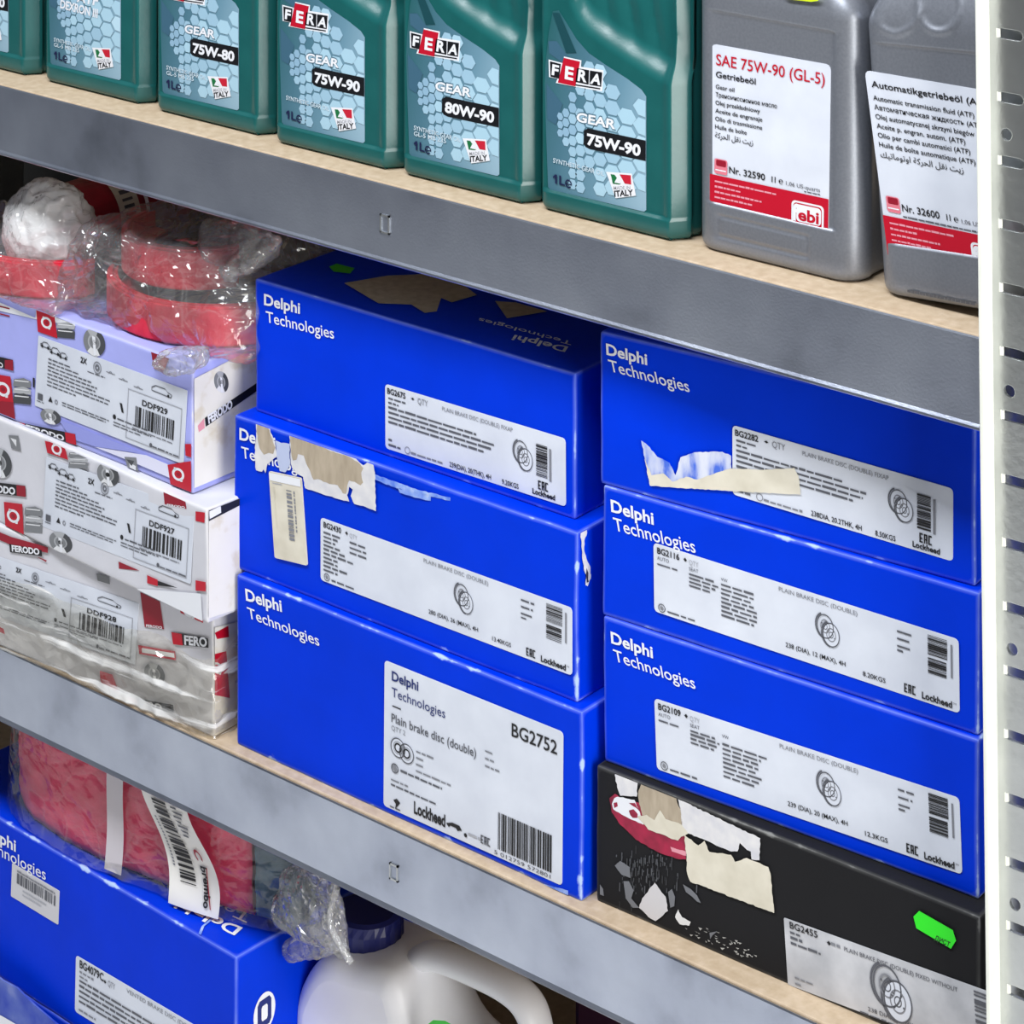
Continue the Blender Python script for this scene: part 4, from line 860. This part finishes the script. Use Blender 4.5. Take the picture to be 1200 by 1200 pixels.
# ------------------------------------------------------------------ films, bags and what they hold
def wrinkled(name, parent, m, P, amp, seed, nu, nv, close=False):
    """a sheet of film: P(u, v) -> (point, normal), crumpled by ridged noise"""
    vs, fs = [], []
    for j in range(nv + 1):
        for i in range(nu + 1):
            q, n = P(i / nu, j / nv); q = Vector(q); n = Vector(n)
            s1 = q * 22 + Vector((seed, 0, seed)); s2 = q * 60 + Vector((0, seed, 0))
            d = (1 - abs(noise.noise(s1)) * 2) * .6 + (1 - abs(noise.noise(s2)) * 2) * .35
            vs.append(q + n * amp * d)
    for j in range(nv):
        for i in range(nu): a = j * (nu + 1) + i; fs.append((a, a + 1, a + nu + 2, a + nu + 1))
    o = link(name, vs, fs, m, parent, smooth=True); return o
def bag_shape(name, parent, m, pts, amp, seed, voxel=.0045, freq=24, flatz=None, smooth=True):
    bm = bmesh.new()
    for q in pts: bm.verts.new(q)
    bmesh.ops.convex_hull(bm, input=bm.verts[:]); 
    for x in [x for x in bm.verts if not x.link_faces]: bm.verts.remove(x)
    me = bpy.data.meshes.new('t'); bm.to_mesh(me); bm.free()
    t = bpy.data.objects.new('t', me); C.objects.link(t); md = t.modifiers.new('r', 'REMESH'); md.mode = 'VOXEL'; md.voxel_size = voxel
    sm_ = t.modifiers.new('s', 'SMOOTH'); sm_.iterations = 4; sm_.factor = .5
    dg = bpy.context.evaluated_depsgraph_get(); dg.update(); me2 = bpy.data.meshes.new_from_object(t.evaluated_get(dg)); bpy.data.objects.remove(t); bpy.data.meshes.remove(me)
    me2.update()
    N = [vt.normal.copy() for vt in me2.vertices]
    for vt, n in zip(me2.vertices, N):
        q = vt.co.copy(); a = noise.noise(Vector((q.x * freq + seed, q.y * freq, q.z * freq * .6))); b = noise.noise(Vector((q.x * freq * 2.6, q.y * freq * 2.6 + seed, q.z * freq * 1.7)))
        d = (1 - 2.2 * abs(a)) * .65 + (1 - 2.2 * abs(b)) * .4
        vt.co = q + n * amp * d
        if flatz is not None: vt.co.z = max(vt.co.z, flatz)
    me2.materials.clear(); me2.materials.append(m); me2.name = name; me2.polygons.foreach_set('use_smooth', [smooth] * len(me2.polygons))
    o = bpy.data.objects.new(name, me2); C.objects.link(o)
    if parent: o.parent = parent
    return o
# wrinkled tape round the lowest white box
def tape(u, v):
    W, H, x0 = F3.W, F3.H, .06; L = W - x0 + .10; s = x0 + u * L; rag = .10 * noise.noise(Vector((u * 9, 3, 1)))
    top = (.62 + rag) if u < .75 else (.62 + rag + (u - .75) * 1.5)
    z = max(.0006, H * top * v)
    if s < W: return (s, -.0035, z), (0, -1, .2)
    return (W + .0035, s - W - .003, z), (1, 0, .2)
t = wrinkled('tape_wrap', F3.root, TAPE, tape, .0042, 5, 190, 46)
def ring_sector(R, r, a0, a1, h, n=26, bev=.002):
    bm = bmesh.new(); L = []
    for i in range(n + 1):
        t = math.radians(a0 + (a1 - a0) * i / n); c, s = math.cos(t), math.sin(t)
        L.append([bm.verts.new((q * c, q * s, z)) for q, z in ((R, 0), (R, h), (r, h), (r, 0))])
    for a, b in zip(L, L[1:]):
        for k in range(4): bm.faces.new((a[k], b[k], b[(k + 1) % 4], a[(k + 1) % 4]))
    bm.faces.new(L[0]); bm.faces.new(list(reversed(L[-1]))); bmesh.ops.recalc_face_normals(bm, faces=bm.faces[:])
    bmesh.ops.bevel(bm, geom=[e for e in bm.edges if len(e.link_faces) == 2 and e.calc_face_angle(0) > .8], offset=bev, segments=2, affect='EDGES')
    return bm
STEEL = mat((190, 192, 196), .25, .8, name='bare_steel'); REDP = mat((206, 24, 48), .35, name='red_shoe_enamel')
def brake_shoe(label, x, y, z, R, a0, a1, h, group, lining=RED):
    o = thing('brake_shoe', label, 'brake shoe', (x, y, z), (0, 0, 0), group)
    bmo('friction_lining', ring_sector(R, R - .007, a0, a1, h), lining, o, False)
    bmo('shoe_table', ring_sector(R - .0072, R - .0095, a0 - 3, a1 + 3, h, bev=.0006), REDP, o)
    bmo('shoe_web', ring_sector(R - .0097, R - .03, a0 - 2, a1 + 2, .004), REDP, o).location = (0, 0, h / 2)
    return o
ZT = F1.top + .0012
GS = 'red brake shoes in the clear bag'
brake_shoe('red brake shoe in the clear bag, lower of the two stacked ones', -.805, .118, ZT, .104, -172, -25, .033, GS)
brake_shoe('red brake shoe in the clear bag, upper of the two stacked ones', -.824, .106, ZT + .034, .070, -178, -18, .034, GS)
brake_shoe('red brake shoe at the left end of the clear bag', -1.00, .116, ZT, .11, -125, -35, .031, GS)
sp = thing('return_spring', 'bent steel springs lying in the clear bag between the red shoes', 'spring', (-.90, .075, ZT + .02))
for i in range(3): tube('spring_wire', [(-.03, .01, .004 * i), (0, -.018 + .006 * i, .012 + .004 * i), (.035, -.012 + .008 * i, .012 + .005 * i), (.055, .004, .016 + .005 * i)], .0022, STEEL, sp)
bg = thing('plastic_bag', 'clear crumpled plastic bag holding red brake shoes on the lavender box', 'bag', (-.80, .11, ZT))
def loc_(o, L): return [Vector(q) - o.location for q in L]
hull = [(-.915, .02, ZT), (-.695, .03, ZT), (-.69, .015, ZT + .02), (-.905, .015, ZT + .03), (-.885, .025, ZT + .072), (-.74, .025, ZT + .078), (-.69, .06, ZT + .06), (-.70, .20, ZT), (-.72, .18, ZT + .08), (-.88, .19, ZT + .075), (-.92, .17, ZT)]
bag_shape('bag_film', bg, FILM, loc_(bg, hull), .0075, 2, .004, 26, 0)
hull = [(-1.09, .010, ZT), (-.90, .002, ZT), (-1.08, .008, ZT + .042), (-.93, .004, ZT + .038), (-.89, .02, ZT + .02), (-1.08, .10, ZT + .04), (-1.09, .12, ZT), (-.92, .09, ZT)]
bag_shape('bag_film', bg, FILM, loc_(bg, hull), .005, 8, .004, 26, 0)
hull = [atY(235, 290, .05), atY(300, 268, .05), atY(326, 282, .05), atY(318, 300, .05), atY(268, 330, .03), atY(240, 262, .07), atY(324, 290, .09), atY(250, 285, .10), atY(285, 275, .09)]
bag_shape('bag_mouth', bg, FILMW, loc_(bg, hull), .006, 4, .003, 40)
hull = [atY(172, 428, -.006), atY(196, 412, -.012), atY(242, 412, -.012), atY(238, 432, -.012), atY(205, 442, -.008), atY(205, 415, .012), atY(240, 408, .012), atY(190, 435, -.002)]
bag_shape('bag_corner', bg, FILMW, loc_(bg, hull), .004, 6, .0026, 50)
# roll wrapped in white film
rl = thing('wrapped_roll', 'red roll with a crumpled white film end lying behind the bag', 'roll', (-.974, .052, ZT + .0425))
bm = bmesh.new(); bmesh.ops.create_icosphere(bm, subdivisions=5, radius=1)
for q in bm.verts:
    n = q.co.normalized(); d = 1 + .05 * noise.noise(n * 2.2) + .06 * (1 - 2.4 * abs(noise.noise(n * 4 + Vector((3, 1, 0))))) + .03 * (1 - 2 * abs(noise.noise(n * 10)))
    q.co = Vector((n.x * .046, n.y * .034 + .010, n.z * .043)) * d
bmo('film_end', bm, BALLF, rl, True)
bm = bmesh.new(); bmesh.ops.create_cone(bm, segments=40, radius1=.0365, radius2=.0365, depth=.15, cap_ends=True)
for q in bm.verts: q.co = Vector((q.co.x, q.co.z + .085, q.co.y))
bmo('roll_body', bm, noisy('dark_red_roll', [(.3, (120, 16, 34)), (.7, (160, 26, 46))], 60, .4, 0, .3, 90), rl)
def band(name, y0, y1, m, a0=-60, a1=110):
    vs, fs = [], []
    for i in range(21):
        t = math.radians(a0 + (a1 - a0) * i / 20)
        for y in (y0, y1): vs.append((.0372 * math.cos(t), y, .0372 * math.sin(t)))
    return link(name, vs, [(2 * i, 2 * i + 2, 2 * i + 3, 2 * i + 1) for i in range(20)], m, rl)
lb = band('paper_label', .062, .086, CREAM); band('paper_label', .093, .097, K['white'])
p = Print(None); vs = []
for k in range(7): 
    t0, t1 = math.radians(-20 + k * 10), math.radians(-20 + k * 10 + random.uniform(2, 7)); y0, y1 = .068, .080
    p.pts([Vector((.0376 * math.cos(t), y, .0376 * math.sin(t))) for t, y in ((t0, y0), (t1, y0), (t1, y1), (t0, y1))], K['ink'], 0, Vector((0, 0, 0)))
p.build('label_print', lb)

# ------------------------------------------------------------------ bottom shelf
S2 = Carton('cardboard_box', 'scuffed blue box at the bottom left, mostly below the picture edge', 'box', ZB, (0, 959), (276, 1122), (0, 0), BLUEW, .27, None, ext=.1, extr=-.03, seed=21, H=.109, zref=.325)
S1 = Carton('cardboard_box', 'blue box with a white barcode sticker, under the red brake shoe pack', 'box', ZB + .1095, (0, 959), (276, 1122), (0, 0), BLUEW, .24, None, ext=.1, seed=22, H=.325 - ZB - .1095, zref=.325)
p = Print(); ptext(p, S1.front, 'Delphi', (-22, 975), (19, 998), (-22, 962), W_, .022); ptext(p, S1.front, 'Technologies', (-24, 990), (54, 1031.5), (-24, 977), W_, .003); p.build('printed_logo', S1.root)
p = Print(); ptext(p, S1.lid, 'Delphi', (284.5, 1088), (212, 1056), (275, 1096.5), W_, .022); ptext(p, S1.lid, 'Technologies', (296, 1072.5), (150, 1007), (288.5, 1082), W_, .003); p.build('printed_logo', S1.root)
fr = S1.front.fr((89.3, 1119), (262, 1221), (88, 1185)); lab = sheet('paper_label', S1.root, fr, PAPER)
p = Print(fr, .0006); p.text('BG4079C', .03, .17, .13, K['black'], bold=.02, a1=.2); p.poly([(.21, .13), (.22, .16), (.21, .19), (.2, .16)], K['black'], 1); p.text('QTY', .23, .2, .1, K['grey'], a1=.28)
p.words(.03, .26, .05, K['grey'], [.1, .06], .08); p.words(.03, .42, .06, K['ink'], [.6, .62, .6, .64, .58], .09); p.text('VENTED BRAKE DISC (DOUBLE)', .36, .12, .07, K['grey'], a1=.86); p.words(.03, .93, .05, K['grey'], [.12], .1); p.build('label_print', lab)
fr = S1.front.fr((14.5, 1011), (70, 1044), (13, 1050)); lab = sheet('barcode_sticker', S1.root, fr, mat((206, 205, 210), .6), .0012)
p = Print(fr, .0006); p.bars(.12, .2, .93, .5, K['ink'], False, 26); p.words(.12, .16, .08, K['grey'], [.8], .1); p.words(.25, .64, .06, K['pale'], [.5, .4], .12); p.build('label_print', lab)
p = Print(); p.fr = Fr(S1.side.px((309.5, 1186)), S1.side.px((318, 1180)) - S1.side.px((309.5, 1186)), S1.side.px((309.5, 1211)) - S1.side.px((309.5, 1186)), S1.side.N)
nn = 26; P0 = [p.fr.p(1.5 * math.cos(i * 2 * math.pi / nn), .92 * math.sin(i * 2 * math.pi / nn)) for i in range(nn)]; p.pts(P0, W_, 0)
for sx, sy, m, l in ((.95, .66, mat((8, 30, 110)), 1), (.42, .36, W_, 2)): p.poly([(sx * (-.7 if a < 0 else .7) if abs(b) == 1 else sx * a, sy * b * .98 if abs(b) == 1 else sy * b) for a, b in ((-1, -.7), (-1, .7), (-.6, 1), (.6, 1), (1, .7), (1, -.7), (.6, -1), (-.6, -1))], m, l)
p.build('round_mark', S1.root)
patches(S1, [([(225, 340), (245, 348), (130, 440), (95, 530), (70, 530), (110, 440)], RUB, 1), ([(10, 500), (60, 505), (220, 600), (330, 660), (325, 672), (210, 620), (60, 530)], RUB, 1)], (220, 1020), 6.67, 'rubbed_crease', S1.lid)
# loose flap of the lower box standing against the upper one
fl = [Vector((v.x, v.y, max(v.z, ZB + .003))) for v in (atY(*q, .012) for q in ((-60, 1098), (3, 1149), (20, 1158), (40, 1178), (66, 1200), (130, 1252), (60, 1330), (-60, 1290)))]
fm_ = noisy('scuffed_blue_board', [(.35, (40, 66, 176)), (.6, (84, 104, 186)), (.8, (130, 142, 200))], 40, .6, 0, .4, 60)
vs = [S2.front.I @ q for q in fl]; nn = len(vs); vs += [q + Vector((0, .0016, 0)) for q in vs]
fp_ = link('loose_flap', vs, [tuple(range(nn)), tuple(range(2 * nn - 1, nn - 1, -1))] + [(i, (i + 1) % nn, (i + 1) % nn + nn, i + nn) for i in range(nn)], fm_, S2.root)
p = Print(None); P = [S2.front.I @ atY(*q, .0117) for q in ((-60, 1168), (2, 1190), (40, 1212), (30, 1260), (-60, 1230))]; p.pts(P, W_, 0, Vector((0, -1, 0))); p.build('paper_label', fp_)

# pack of red shoes in a clear bag
ZP = S1.top + .002
pk = thing('brake_shoe', 'large red brake shoe pack in clear film with a white barcode tag', 'brake shoe', (-.88, .04, ZP))
PATH = [Vector(q) for q in ((-1.010, .150), (-1.032, .115), (-1.030, .080), (-1.008, .055), (-.975, .042), (-.93, .037), (-.88, .036), (-.83, .040), (-.78, .0455), (-.74, .052), (-.70, .062), (-.67, .075), (-.64, .092))]
_L = [0.0]
for a, b in zip(PATH, PATH[1:]): _L.append(_L[-1] + (b - a).length)
def along(x_or_s, off=0, byx=True):
    """point and normal on the front outline of the pack; by x (front stretch) or by arc length"""
    if byx:
        for k in range(3, len(PATH) - 1):
            if x_or_s <= PATH[k + 1].x or k == len(PATH) - 2: break
        t = (x_or_s - PATH[k].x) / (PATH[k + 1].x - PATH[k].x); s_ = _L[k] + t * (_L[k + 1] - _L[k])
    else: s_ = x_or_s
    def at(q):
        q = min(max(q, 0), _L[-1] - 1e-6)
        for k in range(len(PATH) - 1):
            if q <= _L[k + 1]: return PATH[k] + (PATH[k + 1] - PATH[k]) * ((q - _L[k]) / (_L[k + 1] - _L[k]))
    c = at(s_); c = (at(s_ - .012) + c * 2 + at(s_ + .012)) / 4; d = (at(s_ + .006) - at(s_ - .006)).normalized(); n = Vector((d.y, -d.x))
    p_ = c + n * off; return Vector((p_.x, p_.y, 0)) - Vector((pk.location.x, pk.location.y, 0)), n, s_
def slab(name, s0, s1, off, th, z0, z1, m, n=24, bumps=0):
    """a block bent along the outline"""
    vs, fs = [], []; nv = 14
    for i in range(n + 1):
        s_ = s0 + (s1 - s0) * i / n; a, nn_, _ = along(s_, off, False); b, _, _ = along(s_, off - th, False)
        for j in range(nv + 1):
            z = z0 + (z1 - z0) * j / nv; k = .003 * (1 - math.sin(math.pi * min(1, j / nv * 8, (nv - j) / nv * 8) / 2)); w_ = bumps * noise.noise(Vector((s_ * 60, z * 90, 1)))
            q = a + Vector((nn_.x, nn_.y, 0)) * (w_ - k); vs.append((q.x, q.y, z))
        vs.append((b.x, b.y, z1)); vs.append((b.x, b.y, z0))
    R_ = nv + 3
    for i in range(n):
        for j in range(R_): fs.append((i * R_ + j, (i + 1) * R_ + j, (i + 1) * R_ + (j + 1) % R_, i * R_ + (j + 1) % R_))
    fs.append(tuple(range(R_ - 1, -1, -1))); fs.append(tuple(n * R_ + j for j in range(R_)))
    return link(name, vs, fs, m, pk, smooth=True)
PAD = noisy('dimpled_red_lining', [(.3, (226, 36, 84)), (.55, (240, 62, 104)), (.75, (246, 88, 124))], 26, .5, 0, .9, 75, stretch=(1, 1, 2.2))
sx = lambda x: along(x)[2]
slab('friction_lining', .006, sx(-.862), 0, .016, 0, .094, PAD, 40, .0016); slab('friction_lining', sx(-.858), sx(-.716), .0, .016, .002, .088, PAD, 20, .0014)
slab('backing_block', sx(-.713), sx(-.672), .0, .03, .003, .086, noisy('teal_grey_block', [(.3, (52, 82, 98)), (.7, (92, 124, 138))], 60, .6, 0, .5, 90), 10, .004)
def film_p(u, v):
    s_ = u * (_L[-1] - .01); a, n_, _ = along(s_, .0055 + .004 * (1 - v) ** 2, False); return (a.x, a.y, .0008 + .099 * v), (n_.x, n_.y, 0)
wrinkled('bag_film', pk, FILM2, film_p, .0035, 3, 170, 40)
def strip(x0, x1, off, z0, z1, m, name, lean=0, wob=0):
    vs, fs = [], []; nu, nv = 12, 22
    for j in range(nv + 1):
        v = j / nv
        for i in range(nu + 1):
            q = tagpt(x0, x1, off, z0, z1, lean, wob, i / nu, v); vs.append(q)
    for j in range(nv):
        for i in range(nu): a = j * (nu + 1) + i; fs.append((a, a + 1, a + nu + 2, a + nu + 1))
    return link(name, vs, fs, m, pk, smooth=True)
def tagpt(x0, x1, off, z0, z1, lean, wob, u, v):
    x = x0 + (x1 - x0) * u - lean * v + wob * math.sin(v * 6.0); a, n_, _ = along(x, off + abs(wob) * .45 * (1 + math.cos(v * 6.5 + u)))
    return (a.x, a.y, z0 + (z1 - z0) * v)
strip(-.862, -.843, .0105, .004, .1, mat((196, 190, 196), .25), 'clear_tape', -.004, .001)
TG = (-.786, -.738, .012, .002, .106, .03, .006)
tag_ = strip(*TG[:5], mat((232, 230, 226), .5), 'barcode_tag', *TG[5:])
p = Print(None, .0005)
def tagp(u, v): return Vector(tagpt(*TG, u, v)) + Vector((.0002, -.0007, 0))
NQ = Vector((0, -1, 0)); y = .20
while y < .80:
    h_ = random.choice((.008, .012, .02, .026)); p.pts([tagp(a, b) for a, b in ((.24, y), (.56, y), (.56, y + h_), (.24, y + h_))], K['black'], 1, NQ); y += h_ + random.choice((.008, .012, .02))
for k in range(16): p.pts([tagp(a, b) for a, b in ((.13, .30 + k * .022), (.17, .30 + k * .022), (.17, .315 + k * .022), (.13, .315 + k * .022))], K['grey'], 1, NQ)
for k in range(9): p.pts([tagp(a, b) for a, b in ((.66 + .05 * (k % 2), .56 + k * .035), (.78 + .05 * (k % 3), .56 + k * .035), (.78 + .05 * (k % 3), .575 + k * .035), (.66, .575 + k * .035))], K['ink'], 1, NQ)
vs_, fs_, wd_ = text_tris('brembo', .03); b = len(p.v)
for x, yy in vs_: p.v.append(tagp(.72 + .12 * yy / CAP, .36 - .30 * x / wd_) + NQ * .0006)
p.f += [tuple(i + b for i in f) for f in fs_]; p.mi += [p._m(K['black'])] * len(fs_)
p.pts([tagp(a, b) for a, b in ((.85, .36), (.87, .36), (.87, .06), (.85, .06))], K['dred'], 1, NQ)
for i in range(12):
    s_, e_ = math.radians(-40 + 22.5 * i), math.radians(-40 + 22.5 * (i + 1))
    p.pts([tagp(.77 + r * 1.5 * math.cos(t), .43 + r * math.sin(t)) for r, t in ((.03, s_), (.05, s_), (.05, e_), (.03, e_))], K['dred'], 1, NQ)
p.build('label_print', tag_)
# gathered tail of that bag hanging to the right
tl = [atY(334, 1022, .045), atY(362, 1022, .03), atY(392, 1040, .02), atY(385, 1080, .02), atY(412, 1125, .02), atY(340, 1085, .03), atY(322, 1074, .05), atY(350, 1032, .09), atY(380, 1070, .08), atY(336, 1062, .09)]
bag_shape('bag_tail', pk, FILMW, [q - pk.location for q in tl], .007, 9, .0032, 34)
tl = [atY(330, 1112, .06), atY(345, 1095, .05), atY(390, 1080, .05), atY(405, 1110, .05), atY(365, 1122, .055), atY(338, 1128, .055), atY(380, 1090, .09), atY(350, 1110, .09)]
bag_shape('bag_tail', pk, FILMW, [q - pk.location for q in tl], .004, 12, .003, 40)
q = [atY(395, 1040, .018), atY(384, 1070, .014), atY(392, 1100, .012), atY(412, 1128, .012)]
tube('bag_fold', [x - pk.location for x in q], .0028, FILMW, pk)

# white canister
jc = thing('canister', 'milky white plastic canister with moulded handle and navy blue cap', 'canister', (-.55, .125, ZB))
JY = .092
def J(L): return [(a.x + .55, a.z - ZB) for a in (atY(*q, JY) for q in L)]
x0, x1 = J([(354, 1180)])[0][0], J([(652, 1180)])[0][0]
out = [(x0, .004)] + J([(354, 1195), (356, 1165), (374, 1130), (396, 1120), (420, 1131), (450, 1136), (470, 1150), (480, 1196), (502, 1240), (540, 1266), (580, 1280), (610, 1284), (632, 1284), (648, 1284)]) + [(x1, .125), (x1, .004)]
def dens(L, smooth=2):
    for _ in range(smooth):
        L = [q for a, b in zip(L, L[1:] + L[:1]) for q in ((a[0] * .75 + b[0] * .25, a[1] * .75 + b[1] * .25), (a[0] * .25 + b[0] * .75, a[1] * .25 + b[1] * .75))]
    return L
can = flat_curve('canister_body', [dens(out)], .03, .016, HDPE, jc, 5, off=-.012); can.rotation_euler = (math.pi / 2, 0, 0)
hp = [(a.x + .55, 0, a.z - ZB) for a in (atY(*q, .125) for q in [(484, 1215), (480, 1180), (480, 1150), (486, 1128), (502, 1118), (526, 1123), (562, 1138), (598, 1156), (620, 1176), (630, 1204), (632, 1240), (632, 1280)])]
hd = tube('handle', hp, .0105, HDPE, jc, 24); hd.scale = (1, 1.5, 1)
cq = atY(431, 1141, .125); cap(jc, NAVY, cq.x + .55, 0, cq.z - ZB - .008, .030, .062)
bm = bmesh.new(); bmesh.ops.create_cone(bm, segments=32, radius1=.026, radius2=.024, depth=.03, cap_ends=True); bmesh.ops.translate(bm, verts=bm.verts[:], vec=(cq.x + .55, 0, cq.z - ZB - .012)); bmo('canister_neck', bm, HDPE, jc, True)
p = Print(None, .0004); jf = Face(jc, (0, -.046, 0), (0, -1, 0)); p.fr = Fr(Vector(), Vector(), Vector(), jf.N)
ppoly(p, jf, [(490, 1222), (497, 1204), (508, 1195), (522, 1196), (533, 1202), (540, 1222)], mat((60, 210, 60), .4), 0); p.build('green_label', jc)
dk = thing('storage_crate', 'dark purple crate standing deep on the lowest shelf behind the canister', 'crate', (-.50, .21, ZB))
mbox('crate_body', 0, .28, 0, .22, 0, .25, mat((52, 20, 44), .5), dk, .006); mbox('crate_rim', -.006, .286, -.006, .226, .235, .262, mat((58, 24, 50), .45), dk, .004)
